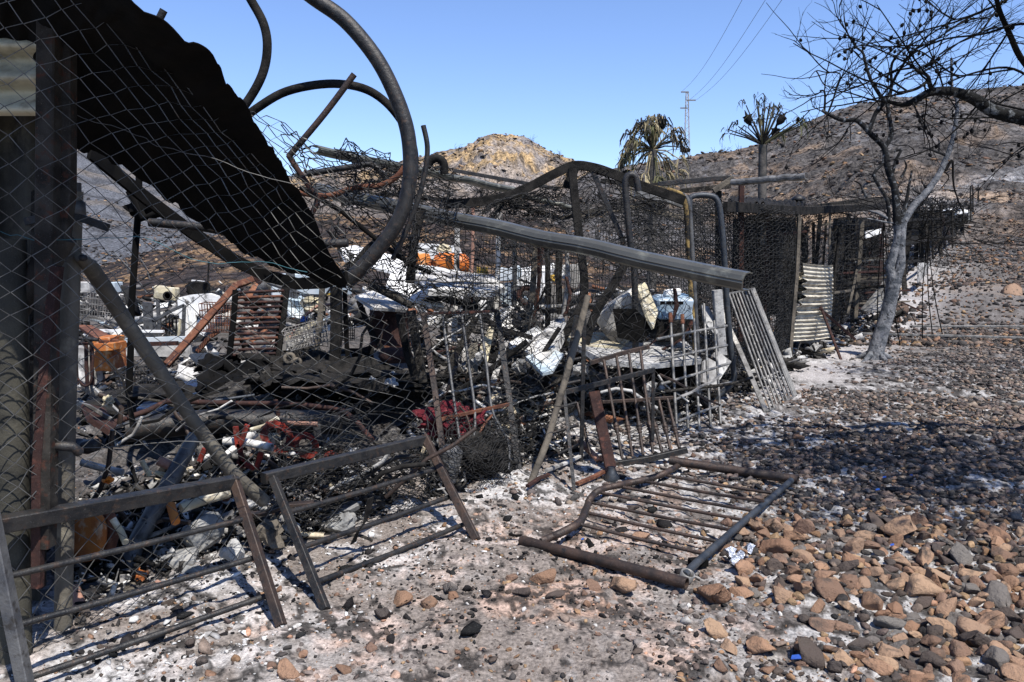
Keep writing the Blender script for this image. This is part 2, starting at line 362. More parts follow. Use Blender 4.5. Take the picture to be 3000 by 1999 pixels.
def tubes_np(P, r, n=3, keep=None):
    W, N, _ = P.shape
    T = np.empty_like(P); T[:, 1:-1] = P[:, 2:] - P[:, :-2]; T[:, 0] = P[:, 1] - P[:, 0]; T[:, -1] = P[:, -1] - P[:, -2]
    T /= np.linalg.norm(T, axis=2, keepdims=True) + 1e-9
    ref = np.array([.36, .81, .46]); U = np.cross(T, ref); U /= np.linalg.norm(U, axis=2, keepdims=True) + 1e-9; Wv = np.cross(T, U)
    an = np.arange(n) * 2 * math.pi / n
    r = np.asarray(r, float); r = r.reshape(r.shape + (1,) * (3 - r.ndim)) if r.ndim else r
    rings = P[:, :, None, :] + ((U[:, :, None, :] * np.cos(an)[None, None, :, None] + Wv[:, :, None, :] * np.sin(an)[None, None, :, None]) * (r[..., None] if np.ndim(r) == 3 else r))
    V = rings.reshape(-1, 3)
    idx = np.arange(W * N * n).reshape(W, N, n); a = idx[:, :-1]; b = idx[:, 1:]
    q = np.stack([a, np.roll(a, -1, 2), np.roll(b, -1, 2), b], -1)
    if keep is not None: q = q[keep]
    return V, q.reshape(-1, 4)
def net(name, C, nu, nv, r, amp=0.0, fs=3.0, hexa=False, hole=None, m='wire', parent=None, label=None, cat=None, group=None, seed=0, knots=True, jit=.12):
    """nu wires of zigzag over the surface C (rows top to bottom), nv half cells high"""
    J = np.arange(nv + 1); I = np.arange(nu)
    jj, ii = np.meshgrid(J, I)
    u = ii + .5 * np.where((ii + jj) % 2 == 0, -1, 1) * (.96); v = jj.astype(float)
    if hexa:
        u = np.repeat(u, 2, 1); v = np.repeat(v, 2, 1); v[:, 0::2] -= .2; v[:, 1::2] += .2
    U = (u + .5) / nu; Vv = v / nv
    rg = np.random.default_rng(seed + 11)
    P = surf(C, U, Vv)
    if jit:
        pitch = np.linalg.norm(P[:, 1:] - P[:, :-1], axis=2).mean()
        # nodes shared by neighbours move together
        key = np.round(u * 2).astype(int) * 1000 + np.round(v * 5).astype(int)
        P = P + np.stack([_h(key, key * 0, key * 0, seed + k) for k in (1, 2, 3)], -1) * jit * pitch
    if amp:
        x, y, z = P[..., 0] * fs, P[..., 1] * fs, P[..., 2] * fs
        P = P + amp * np.stack([fbm(x, y, z, 3, seed + 5), fbm(x, y, z, 3, seed + 15), fbm(x, y, z, 3, seed + 25)], -1)
    keep = None
    if hole is not None:
        pm = (P[:, 1:] + P[:, :-1]) / 2
        keep = fbm(pm[..., 0] * 1.3, pm[..., 1] * 1.3, pm[..., 2] * 1.3, 3, seed + 45) > hole
    V, q = tubes_np(P, r, 3, keep)
    org = Vector(V.mean(0)) if parent is None else ORG[parent.name]
    me = npmesh(name, V - np.array(org), q)
    o = link(me, name, m, parent); ORG[o.name] = org
    if parent is None: o.location = org
    return tag(o, label, cat, group)
def weld(C, nu, nv, r, m, label, amp=.03, seed=0):
    a = np.linspace(0, 1, 24); Ps = []
    U, Vv = np.meshgrid(np.linspace(0, 1, nu), a, indexing='ij'); Ps.append(surf(C, U, Vv))
    Vv, U = np.meshgrid(np.linspace(0, 1, nv), a, indexing='ij'); Ps.append(surf(C, U, Vv))
    P = np.concatenate(Ps); P = P + amp * np.stack([fbm(P[..., 0] * 2, P[..., 1] * 2, P[..., 2] * 2, 3, seed + k) for k in (1, 11, 21)], -1)
    V, q = tubes_np(P, r, 3); org = Vector(V.mean(0)); o = link(npmesh('welded_mesh', V - np.array(org), q), 'welded_mesh', m); o.location = org; ORG[o.name] = org
    return tag(o, label, 'mesh panel')
# ---------------------------------------------------------------- ground and hills, one sheet
def build_ground():

    rr = [1.0]
    while rr[-1] < 14: rr.append(rr[-1] * 1.0072)
    while rr[-1] < 420: rr.append(rr[-1] * 1.0105)
    rr += [500, 650, 900, 1300, 1900]; rr = np.array(rr)
    th = np.concatenate([np.linspace(-180, -52, 34, endpoint=False), np.linspace(-52, -38, 24, endpoint=False), np.linspace(-38, 38, 470, endpoint=False), np.linspace(38, 52, 24, endpoint=False), np.linspace(52, 180, 34, endpoint=False)])
    tt = np.radians(th); T, RR = np.meshgrid(tt, rr)
    X = RR * np.sin(T); Y = RR * np.cos(T)
    Yf = np.where(Y > 1, Y, 1); Z, lay = terr(X, Y)
    front = sst(-8, 4, Y); Z = Z * np.where(Y < 4, front, 1)
    V = np.stack([X, Y, Z], -1).reshape(-1, 3); nr, nc = X.shape
    idx = np.arange(nr * nc).reshape(nr, nc)
    q = np.stack([idx[:-1], np.roll(idx[:-1], -1, 1), np.roll(idx[1:], -1, 1), idx[1:]], -1).reshape(-1, 4)[:, ::-1]
    V = np.vstack([V, [[0, 0, 0.0]]]); c = len(V) - 1
    t = np.stack([idx[0], np.roll(idx[0], -1), np.full(nc, c)], -1)[:, ::-1]
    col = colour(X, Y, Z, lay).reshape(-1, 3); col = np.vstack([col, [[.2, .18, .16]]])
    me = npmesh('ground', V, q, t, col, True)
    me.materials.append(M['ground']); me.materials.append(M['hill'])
    cy_ = V[q].mean(1)[:, 1] if len(me.polygons) == len(q) + len(t) else None
    if cy_ is not None: me.polygons.foreach_set('material_index', np.concatenate([(cy_ > 26).astype(np.int32), np.zeros(len(t), np.int32)]))
    o = link(me, 'ground', None); tag(o, 'burnt stony ground with ash, rising to charred hills', None, None, 'structure')
def mixc(a, b, t): t = np.clip(t, 0, 1)[..., None]; return a * (1 - t) + np.array(b) * t
def colour(X, Y, Z, lay):
    ins = inside(X, Y)
    c = np.zeros(X.shape + (3,)) + np.array((.115, .103, .095))                # grey dust
    n1 = fbm(X * 1.1, Y * 1.1, s=201); n2 = fbm(X * 3.1, Y * 3.1, s=211); n3 = fbm(X * 9, Y * 9, s=221); n4 = fbm(X * .45, Y * .45, s=231)
    leftz = 1 - sst(.2, 1.6, X - (Y - 3) * .18 + .35 * n1)                     # ashy, sandy strip beside the fence
    c = mixc(c, (.235, .2, .175), leftz * .9)
    c = mixc(c, (.43, .27, .19), leftz * sst(-.05, .7, n2 * .7 + .6 * n3 + .3 * n1) * sst(-.9, -.2, -Y * .2 + .5 + 0 * X) * (1 - sst(5.2, 6.5, Y)))
    ashb = (1 - sst(.25, 1.25, np.abs(ins + .25) + .35 * n1))                  # ash along the fence foot
    c = mixc(c, (.54, .525, .51), ashb * sst(-.5, .35, n2 + .3 * n3) * .9)
    c = mixc(c, (.55, .53, .51), sst(.1, .6, n3 + .3 * n2) * (.25 + .35 * sst(3.6, 4.8, Y)) * (1 - sst(9, 15, Y)))
    c = mixc(c, (.035, .032, .03), sst(.25, .6, fbm(X * 19, Y * 19, s=241) + .35 * n2) * .9 * (Y < 30))
    c = mixc(c, (.03, .028, .026), sst(-.2, .4, n4 + .25 * n2) * sst(1.0, 2.6, X) * (1 - sst(10, 14, Y)) * .85)  # char, with the shade on the right field put into the colour
    c = mixc(c, (.52, .5, .48), sst(.05, .5, fbm(X * 14, Y * 14, s=243)) * .8 * sst(.3, 1.5, X) * (1 - .85 * sst(8, 15, Y)))
    # path to the back, past the tree
    pathx = 5.2 + (Y - 12) * .5 - ((Y - 12) * .01) ** 2
    pth = np.exp(-((X - (3.0 + (Y - 9) * .56)) / (1.0 + (Y - 9) * .05)) ** 2) * sst(7.5, 10, Y) * (1 - sst(38, 55, Y))
    c = mixc(c, (.42, .39, .375), pth * .85 * sst(-.9, .2, n1))
    # inside the yard: soot and ash
    yard = sst(.1, .7, ins) * (1 - sst(24, 40, Y))
    c = mixc(c, (.05, .047, .045), yard * .75)
    c = mixc(c, (.34, .33, .32), yard * sst(.1, .6, n2) * .6 * sst(-1.5, .5, X))
    # hills
    h = sst(16, 30, Y); u1 = fbm(X * .11, Y * .11, s=301); u2 = fbm(X * .45, Y * .45, s=311); u3 = fbm(X * 1.6, Y * 1.6, s=321)
    hill = np.zeros_like(c) + np.array((.125, .113, .104))
    hill = mixc(hill, (.2, .15, .115), sst(.05, .8, u1 * .7 + .6 * u2) * .7)
    hill = mixc(hill, (.24, .235, .24), sst(.1, .6, u2 - .3 * u1) * .5)
    hill = mixc(hill, (.03, .028, .028), sst(.15, .6, u3) * .65)
    hill = mixc(hill, (.3, .21, .14), sst(.35, .8, u2 + .5 * u3) * .7 * sst(-.3, .4, u1))
    PX = 1500 + X / np.maximum(Y, 1) * F
    band = np.exp(-((Y - 47 - 3 * u1) / 5) ** 2) * sst(5, 14, X) * (1 - sst(24, 32, X))  # bare sandy band
    hill = mixc(hill, (.5, .34, .21), band * sst(-.1, .45, u2) * .9)
    ab = np.exp(-(((X - 31) / 5) ** 2 + ((Y - 50) / 1.6) ** 2))
    hill = mixc(hill, (.45, .46, .48), ab * sst(.0, .5, u2 + .5 * u3) * .8)
    isC = (lay == 2); isT = (lay == 3); isG = (lay == 4)
    cc = np.zeros_like(c) + np.array((.24, .2, .17)); cc = mixc(cc, (.52, .36, .19), sst(-.3, .3, u1 + .5 * u2) * sst(8, 16, Z)); cc = mixc(cc, (.07, .065, .065), sst(.05, .45, u3) * .7); cc = mixc(cc, (.36, .33, .32), sst(.2, .6, u1 * .6 - u2) * .6)
    tt = np.zeros_like(c) + np.array((.07, .055, .05)); tt = mixc(tt, (.36, .23, .13), sst(.0, .5, fbm(X * .3, Y * .9, s=401)) * .8); tt = mixc(tt, (.03, .028, .028), sst(.1, .5, u3) * .7)
    gg = np.zeros_like(c) + np.array((.15, .155, .17)); gg = mixc(gg, (.06, .06, .065), sst(-.1, .5, fbm(X * .3, Y * .3, s=411)) * .7); gg = mixc(gg, (.22, .18, .14), sst(.2, .6, u1) * .5)
    hill = np.where(isC[..., None], cc, hill); hill = np.where(isT[..., None], tt, hill); hill = np.where(isG[..., None], gg, hill)
    hill = mixc(hill, (.42, .395, .38), pth * .85)
    return np.clip(c * (1 - h[..., None]) + hill * h[..., None], .008, .85)
build_ground()
# ================================================================ corner shed, left
# corrugated metal wall (vertical ribs) and corrugated sheet lying over it (horizontal ribs)
b = B(); P = np.zeros((10, 60, 3))
for i in range(10):
    for j in range(60):
        px = -700 + (118 + 700) * j / 59; py = 300 + (1760 - 300) * i / 9
        d0 = 3.62 - .25 * j / 59 + .03 * math.sin(j * .75) + .006 * math.sin(i * 1.3 + j * .2)
        P[i, j] = at(px, py, d0)
b.grid(P, .003).build('corrugated_wall', 'shaded_wall', label='shade-darkened beige metal wall sheet with vertical ribs behind the corner posts', cat='wall')
b = B(); P = np.zeros((44, 14, 3))
for i in range(44):
    for j in range(14):
        px = -420 + (122 + 420) * j / 13; py = 60 + 280 * i / 43
        P[i, j] = at(px, py, 3.25 - .1 * j / 13 + .05 * math.sin(i * 2 * math.pi / 14.5))
b.grid(P, .003).build('corrugated_sheet', 'scorched_sheet', label='scorched pale corrugated sheet with horizontal ribs at the top left corner', cat='metal sheet')
def post(name, label, cat, pts, d, wpx, m, square=False, n=12, hollow=False, group=None):
    p = A(pts, d); r = wpx / 2 * p[0].y / F
    b = B()
    if square: b.bar(p, r * 2, r * 2, up=(0, -1, 0))
    else: b.tube(p, r, n, hollow=hollow, wob=.006)
    return b.build(name, m, label=label, cat=cat, group=group)
post('corner_post', 'thick square charred post beside the corrugated wall at the left edge', 'post', [(150, -260), (142, 500), (132, 1500), (128, 1600)], 3.0, 52, 'dark_post', True)
post('rusty_post', 'dark red painted post just left of the black roof sheet', 'post', [(196, -260), (196, 250), (196, 560), (180, 700)], 3.05, 40, 'dark_post', True)
post('back_post', 'dark square post behind the round fence post near the left edge', 'post', [(118, 560), (112, 1000), (110, 1720)], 3.2, 36, 'charwood', True)
post('corner_pipe', 'big beige pipe standing at the far left edge', 'pipe', [(28, 700), (40, 1200), (48, 1990)], 3.0, 88, 'shaded_wall', n=18)
t = thing('fence_post', 'round grey-beige fence post with a clamp, standing left of the red fence rings', 'post', at(182, 1900, 3.2))
b = B().tube(A([(216, 560), (214, 640), (206, 900), (196, 1200), (188, 1560), (183, 1905)], 3.2), .035, 16, wob=.004); b.build('pole', 'greybeige', t)
B().lathe(at(215, 612, 3.2), [(.037, -.03), (.045, -.028), (.045, .028), (.037, .03)], 18).build('clamp_ring', 'steel_grey', t)
B().bar(A([(75, 650), (170, 628), (240, 640), (318, 668)], 3.14), .03, .018, up=(0, -1, 0)).build('clamp_bar', 'steel_dark', t)
B().lathe(at(206, 700, 3.16), [(.012, 0), (.012, .02), (.006, .026)], 6, axis=(0, -1, 0)).build('bolt', 'steel_dark', t)
B().tube(A([(214, 535), (215, 600)], 3.2), .03, 14).build('cap', 'steel_grey', t)
post('leaning_pipe', 'thick dark pipe leaning out of the frame at the left edge', 'pipe', [(185, 690), (120, 800), (10, 960), (-160, 1180)], 3.05, 78, 'dark_post', n=18)
post('flat_strut', 'narrow rusty strut standing between the corner pipe and the fence post', 'strut', [(168, 780), (140, 1000), (112, 1380), (110, 1720)], 2.98, 28, 'rust_dark', True)
# brace tube: flattened end bolted to post, runs down right
b = B(); p = A([(238, 752), (262, 775), (300, 835), (370, 945), (470, 1090), (560, 1225), (680, 1385), (785, 1475)], 3.25); p = [Vector((q.x, 3.2 + .85 * i / 7, q.z)) for i, q in enumerate(p)]
pp = []
for i, (px, py) in enumerate([(232, 752), (262, 780), (300, 835), (370, 945), (470, 1090), (560, 1225), (680, 1385), (775, 1470)]): pp.append(at(px, py, 3.15 + .13 * i))
b.tube(pp, .03, 14, rr=[.018, .033, .036, .034, .033, .033, .034, .035]); b.build('brace_tube', 'greybeige', label='long grey-beige brace tube slanting down from the clamped post to the ashes', cat='brace')
B().lathe(at(247, 756, 3.12), [(.014, 0), (.014, .02), (.006, .026)], 6, axis=(0, -1, 0)).build('bolt', 'steel_dark', label='bolt head at the flattened top end of the long brace tube', cat='bolt')
b = B().tube([at(572, 1275, 4.3), at(500, 1410, 4.15), at(400, 1590, 3.95), at(318, 1790, 3.75)], .043, 16, rr=[.036, .045, .045, .046], hollow=True); b.build('steel_pipe', 'steel_grey', label='thick shiny blue-grey steel pipe lying slanted on the rubble under the brace tube', cat='pipe')
# ---------------------------------------------------------------- black roof sheet
top = [(-380, -640, 2.25), (40, -480, 2.2), (240, -230, 2.35), (410, 0, 2.6), (620, 165, 2.9), (705, 300, 3.2), (800, 440, 3.5), (852, 515, 3.7), (922, 645, 4.05), (1018, 832, 4.4)]
mid = [(-330, -420, 2.6), (-60, -160, 2.7), (130, 20, 2.9), (260, 150, 3.05), (420, 320, 3.25), (520, 440, 3.45), (640, 540, 3.7), (720, 620, 3.85), (850, 730, 4.1), (1015, 838, 4.42)]
bot = [(-330, 60, 3.3), (-120, 120, 3.3), (60, 250, 3.4), (214, 425, 3.45), (330, 470, 3.55), (480, 572, 3.75), (600, 655, 3.9), (700, 725, 4.05), (830, 785, 4.2), (1008, 842, 4.45)]
C = [[at(*p) for p in row] for row in (top, mid, bot)]
us, vs_ = np.meshgrid(np.linspace(0, 1, 140), np.linspace(0, 1, 26)); Ps = surf(C, us, vs_)
Ps[..., 2] += .003 * np.sin(us * 150); Ps[..., 0] += .012 * fbm(us * 12, vs_ * 3, s=5); Ps[..., 2] += .02 * fbm(us * 30, vs_ * 2, s=8)
B().grid(Ps, .004).build('roof_sheet', 'black', label='huge black charred roof sheet hanging down across the upper left', cat='roof sheet')
C = [[Vector((-3.6, 2.0, 3.15)), Vector((-2.2, 2.05, 3.15)), Vector((-1.0, 2.1, 3.15))], [Vector((-3.6, 2.35, 3.05)), Vector((-2.3, 2.4, 3.05)), Vector((-1.2, 2.45, 3.0))], [Vector((-3.7, 2.6, 3.0)), Vector((-2.5, 2.7, 2.95)), Vector((-1.45, 2.75, 2.9))]]  # unseen sheet, added overhead to keep the left corner in shade
us, vs_ = np.meshgrid(np.linspace(0, 1, 60), np.linspace(0, 1, 12)); Pq = surf(C, us, vs_); Pq[..., 2] += .012 * np.sin(us * 60); B().grid(Pq, .004).build('shade_sheet', 'black', label='charred sheet added above the picture to shade the corner shed', cat='roof sheet')
post('stub_pipe', 'short pipe stub sticking up behind the top edge of the black sheet', 'pipe', [(430, 130), (480, 30)], 3.4, 22, 'steel_dark')
b = B().bar([at(262, 445, 4.0), at(330, 500, 4.2), at(420, 575, 4.4), at(560, 680, 4.7), at(690, 765, 4.9), at(780, 808, 5.0), at(870, 832, 5.0), at(950, 828, 4.9), at(1015, 805, 4.7)], .02, .075, up=(0, 0, 1)); b.build('bent_rail', 'black', label='black bent rail curving under the hanging roof sheet', cat='rail')
post('inner_pole', 'black vertical pole seen through the wire left of the rebar grate', 'pole', [(412, 420), (404, 640), (385, 900), (378, 1145)], 5.6, 19, 'black')
post('dark_pipe_rail', 'dark horizontal pipe below the hanging roof sheet', 'pipe', [(438, 652), (600, 668), (800, 705), (900, 716), (1020, 712)], 4.3, 26, 'steel_dark')
b = B().box(at(408, 612, 5.55), (.16, .12, .12), dent=.03, bev=.3); b.tube(A([(380, 560), (420, 640), (465, 625)], 5.5), .03, 8); b.build('bracket', 'black', label='lumpy black bracket at the head of the inner black pole', cat='bracket')
# ---------------------------------------------------------------- hoops against the sky
def arc(pts, d, k=6):
    P3 = np.array([[*p, d if len(p) == 2 else p[2]][:3] for p in pts], float); q = cr(P3, np.linspace(0, len(P3) - 1, k * (len(P3) - 1) + 1))
    return [at(*r) for r in q]
def hoop(name, label, pts, d, wpx, m, cat='hoop', n=14):
    p = arc(pts, d); B().tube(p, wpx / 2 * d / F, n).build(name, m, label=label, cat=cat)
hoop('plastic_hoop', 'leftmost black hoop curving up out of the picture', [(700, -60), (735, 0), (772, 70), (783, 140), (768, 220), (720, 305), (640, 400)], 4.6, 25, 'char')
hoop('plastic_hoop', 'largest black hoop, sweeping from the top edge down to the fence', [(820, -80), (920, -5), (1010, 60), (1095, 160), (1150, 260), (1190, 370), (1202, 470), (1195, 560), (1165, 650), (1100, 740), (1015, 830)], 4.8, 43, 'steel_dark', n=18)
hoop('plastic_hoop', 'low round black hoop arching behind the rusty rod', [(700, 360), (752, 318), (840, 268), (960, 246), (1060, 258), (1130, 300), (1185, 370), (1212, 440), (1210, 520), (1180, 610), (1130, 690)], 5.0, 24, 'char')
hoop('steel_rod', 'straight rusty rod crossing in front of the low hoop', [(1038, 218), (950, 335), (845, 460)], 4.75, 18, 'steel_brown', 'rod')
hoop('hose', 'thin dark hose standing up right of the largest hoop', [(1240, 368), (1252, 430), (1246, 500), (1228, 575), (1205, 640), (1180, 700), (1150, 760)], 5.0, 15, 'steel_dark', 'hose', 8)
hoop('bent_hose', 'rusty bent hose behind the tangled wire right of the roof sheet', [(845, 455), (880, 510), (915, 560), (930, 590), (905, 640)], 4.9, 17, 'rust_dark', 'hose', 8)
hoop('bent_hose', 'reddish tube lying across the tangled wire below the pale gutter', [(880, 565), (960, 575), (1040, 550), (1110, 545), (1160, 520), (1185, 490)], 5.4, 17, 'rust', 'tube', 8)
hoop('bent_hose', 'small black loop of hose behind the pale gutter rail', [(1250, 490), (1265, 470), (1285, 465), (1300, 480), (1302, 510)], 6.4, 24, 'char', 'hose', 8)
hoop('bent_beam', 'black bent beam above the tangle left of the largest hoop', [(900, 510), (960, 500), (1040, 488), (1085, 482), (1110, 500), (1150, 545)], 5.6, 18, 'steel_dark', 'beam', 6)
# ---------------------------------------------------------------- gutters and rails
def gut(name, label, a, b_, w_, h, m):
    p0, p1 = at(*a), at(*b_); sec = []
    n = 10
    prof = [(-.5, -.5), (.2, -.5), (.42, -.38), (.5, -.1), (.47, .0), (.5, .06), (.47, .12), (.4, .3), (.18, .46), (-.2, .5), (-.5, .44), (-.5, .38), (-.2, .43), (.15, .40), (.34, .26), (.42, 0), (.36, -.3), (.16, -.43), (-.5, -.44)]
    sec = [(x * w_, y * h) for x, y in prof]
    pts = [p0.lerp(p1, i / 24) + Vector((0, 0, .008 * float(noise(i * .4, 3.)))) for i in range(25)]
    o = B().sweep(pts, sec).build(name, m, label=label, cat='gutter'); return o
gut('gutter', 'long dark gutter slanting from the hoops down to its open end on the right', (930, 556, 7.4), (2188, 826, 4.75), .13, .115, 'gutter')
gut('gutter', 'pale upper gutter rail with its left end against the sky', (922, 436, 6.2), (1500, 556, 8.0), .11, .06, 'gutter_pale')
gut('gutter', 'thin pale rail behind the crest of the arched beam', (1500, 566, 8.6), (1690, 612, 8.9), .09, .05, 'gutter_pale')
gut('gutter', 'grey ribbed gutter sticking out to the right above the netted shed', (2145, 534, 9.6), (2362, 516, 9.0), .1, .075, 'galv')
post('tilted_rail', 'thin dark rail running up over the pale gutter beside the hill', 'rail', [(1330, 500), (1500, 530), (1640, 555)], 8.4, 10, 'steel_dark', True)
for i, (pts, d, wpx, lab, m) in enumerate([
    ([(1000, 600), (1150, 570), (1330, 590)], 7.5, 12, 'black rail lying in the tangled wire above the long gutter', 'char'),
    ([(1500, 600), (1650, 640), (1800, 600)], 9, 12, 'charred rail sagging under the arched beam', 'charwood'),
    ([(1700, 640), (1850, 605), (2010, 640)], 9.6, 14, 'pale scorched batten below the arch near the yellow conduit', 'beige'),
    ([(1860, 565), (1960, 585), (2000, 600)], 9.4, 22, 'curved pale roof edge left of the yellow conduit', 'galv'),
    ([(1930, 540), (2080, 525), (2140, 522)], 9.8, 14, 'dark roof batten left of the ribbed gutter', 'steel_dark'),
    ([(2090, 560), (2120, 540), (2148, 522)], 9.7, 16, 'short grey brace below the ribbed gutter', 'beige'),
    ([(1760, 530), (1900, 545), (2000, 530)], 10.2, 12, 'thin black batten on the shed roof behind the arched beam', 'char'),
    ([(1850, 610), (2000, 560), (2140, 545)], 10.5, 14, 'charred batten slanting over the shed roof', 'charwood')]):
    post('roof_batten', lab, 'batten', pts, d, wpx, m, True)
# arched beam with its legs
t = thing('arched_frame', 'black arched beam frame rising in the middle of the fence', 'frame', at(1700, 1100, 7.2))
B().bar(arc([(1300, 600), (1450, 585), (1540, 553), (1620, 512), (1680, 486), (1740, 492), (1800, 512), (1880, 545), (1960, 572), (2005, 588)], 7.6, 5), .04, .085).build('arch', 'char', t)
B().bar(arc([(1676, 495), (1686, 600), (1700, 720), (1712, 830), (1700, 900), (1640, 1010), (1570, 1180)], 7.4, 4), .075, .06, up=(0, -1, 0)).build('leg', 'char', t)
B().bar(arc([(1735, 500), (1775, 590), (1810, 670), (1830, 720)], 7.6, 4), .045, .03, up=(0, -1, 0)).build('leg', 'steel_dark', t)
B().bar(arc([(1850, 735), (1800, 830), (1740, 930), (1690, 1100)], 7.3, 4), .075, .05, up=(0, -1, 0)).build('brace', 'char', t)
B().box(at(1672, 520, 7.5), (.09, .06, .2), ry=.3, dent=.02).build('joint_plate', 'char', t)
hoop('bent_post', 'black post with a hooked top right of the arched frame', [(1870, 560), (1862, 520), (1845, 513), (1832, 535), (1836, 600), (1845, 700), (1858, 800), (1862, 1000), (1858, 1050)], 7.4, 19, 'steel_dark', 'post', 8)
t = thing('scorched_conduit', 'grey conduit with yellow scorched casing standing between the hooked post and the blue pipe', 'conduit', at(2045, 1260, 7.6))
B().tube(arc([(1960, 560), (2000, 572), (2018, 600), (2026, 700), (2034, 850), (2042, 1000), (2050, 1262)], 8.0), .024, 8).build('pipe', 'steel_grey', t)
b = B()
b.tube(arc([(1900, 545), (1990, 566), (2008, 600), (2014, 700), (2024, 850), (2034, 1000), (2038, 1100), (2044, 1268)], 7.95), .03, 8, rr=[.016, .022, .02, .027, .022, .018, .025, .02, .024, .015, .022]); b.build('casing', 'yellowchar', t)
hoop('bent_pipe', 'blue-grey bent pipe frame standing right of the scorched conduit', [(2022, 700), (2020, 600), (2030, 576), (2080, 574), (2102, 590), (2112, 640), (2122, 760), (2132, 920), (2146, 1060), (2150, 1110), (2130, 1140), (2075, 1180), (2060, 1160)], 8.8, 17, 'steel_blue', 'pipe', 10)
# vertical poles behind the nets
for (pts, d, wpx, lab, m, sq) in [
    ([(1340, 650), (1338, 800), (1330, 1000)], 9.5, 15, 'pale scorched pole right of the orange tank', 'white_sooty', True),
    ([(1385, 600), (1384, 800), (1380, 905)], 9.2, 11, 'rusty pink pole right of the yellow can', 'terracotta', False),
    ([(1462, 620), (1460, 760), (1452, 950)], 9.0, 15, 'white peeling post in the tangle under the long gutter', 'white_sooty', True),
    ([(1502, 680), (1508, 780), (1506, 900)], 9.0, 13, 'grey metal post beside the white peeling post', 'steel_grey', False),
    ([(1572, 690), (1560, 860), (1540, 975)], 8.2, 18, 'weathered grey timber post under the middle of the long gutter', 'beige', True),
    ([(1590, 690), (1576, 860), (1560, 960)], 8.6, 12, 'dark brown post just behind the grey timber', 'rust_dark', True),
    ([(1578, 690), (1578, 800), (1574, 905)], 8.0, 8, 'thin bright rust rod in front of the timber post', 'rust', False),
    ([(1604, 700), (1606, 860), (1604, 960)], 8.7, 16, 'black plank standing right of the timber post', 'char', True),
    ([(1658, 715), (1664, 820), (1650, 930)], 8.1, 13, 'peeling white and rusty pipe below the long gutter', 'white_sooty', False),
    ([(1640, 700), (1636, 800), (1640, 920)], 8.8, 18, 'black plank left of the arched frame leg', 'char', True),
    ([(945, 830), (938, 940), (924, 1055)], 7.4, 15, 'yellowish timber post left of the wire basket', 'beige', True),
    ([(985, 840), (985, 1000), (980, 1060)], 7.0, 30, 'thick charred timber post left of the brown barrel', 'char', True),
    ([(1010, 850), (1015, 1000), (1020, 1060)], 7.2, 12, 'thin black pole beside the thick charred post', 'black', True),
    ([(1170, 920), (1195, 1040), (1215, 1100)], 6.6, 22, 'black leaning plank in front of the brown barrel', 'char', True),
    ([(1205, 910), (1225, 1040), (1240, 1120)], 6.4, 24, 'charred leaning plank between the barrel and the gate leaf', 'charwood', True),
    ([(1010, 830), (1080, 740), (1140, 690), (1160, 640)], 5.2, 40, 'thick burnt tube slanting up from the tip of the roof sheet', 'char', False),
    ([(1140, 700), (1190, 770), (1262, 800)], 5.6, 14, 'thin black rod pointing at the orange tank', 'black', False),
    ([(1200, 830), (1215, 700), (1235, 610)], 6.2, 24, 'charred plank standing left of the orange tank', 'char', True),
    ([(880, 550), (1000, 620), (1100, 700), (1180, 760)], 5.0, 14, 'black cable slanting through the tangled wire', 'black', False),
    ([(2172, 540), (2170, 800), (2168, 1000)], 10.2, 14, 'rusty brown post under the ribbed gutter', 'rust_dark', True),
    ([(2105, 560), (2104, 800), (2102, 1000)], 10.6, 16, 'charred post behind the blue pipe frame', 'char', True),
    ([(2236, 660), (2236, 720)], 11.5, 12, 'short pale stick inside the netted shed', 'beige', True),
    ([(1050, 880), (1090, 980), (1150, 1060)], 7.6, 14, 'charred stick leaning left of the barrel', 'char', True),
    ([(1395, 930), (1330, 1050), (1270, 1190)], 7.2, 20, 'charred timber leaning behind the gate leaf', 'charwood', True),
    ([(1410, 930), (1470, 965), (1560, 990)], 7.0, 14, 'black stick with a knob pointing right behind the gate leaf', 'char', True),
    ([(1545, 1000), (1440, 1080), (1300, 1180)], 6.8, 18, 'long charred pole slanting behind the gate leaf', 'char', False),
    ([(1640, 960), (1560, 1080), (1470, 1150)], 7.0, 14, 'black pole slanting left of the ladder', 'char', False),
    ([(1230, 890), (1290, 870), (1400, 905)], 8.4, 22, 'black shelf board under the white slab', 'char', True)]:
    post('burnt_post', lab, 'post' if 'post' in lab else ('pole' if 'pole' in lab else 'plank'), pts, d, wpx, m, sq)
# ================================================================ leaning panels in front
def gp_(px, py): return g(px, py)
def legbar(a, b_, w_, m, name, t, h=None): B().bar([a, b_], w_, h or w_, up=(0, -1, 0)).build(name, m, t)
# left panel
t = thing('leaning_railing', 'left leaning steel railing panel with three round bars, cut by the left edge', 'railing panel', g(825, 1850))
legbar(at(-60, 1548, 2.78), at(690, 1412, 3.72), .06, 'steel_dark', 'top_rail', t, .05)
legbar(at(684, 1400, 3.72), g(825, 1850), .04, 'steel_brown', 'leg', t)
legbar(at(-28, 1500, 2.8), g(88, 2080), .045, 'steel_grey', 'leg', t)
for a, b_ in (((18, 1690), (712, 1522)), ((50, 1832), (748, 1634)), ((78, 1988), (784, 1744))):
    k = (a[1] - 1500) / 580
    B().tube([at(*a, 2.83 - .05 * k), at((a[0] + b_[0]) / 2, (a[1] + b_[1]) / 2 + 3, 3.22 - .16 * k), at(*b_, 3.68 - .3 * k)], .013, 10).build('bar', 'steel_dark', t)
t = thing('leaning_railing', 'right leaning steel railing panel with three round bars, foot in the ashes', 'railing panel', g(955, 1805))
legbar(at(772, 1402, 3.95), at(1248, 1288, 4.85), .055, 'steel_dark', 'top_rail', t, .05)
legbar(at(1243, 1278, 4.85), g(1396, 1592), .045, 'steel_brown', 'leg', t)
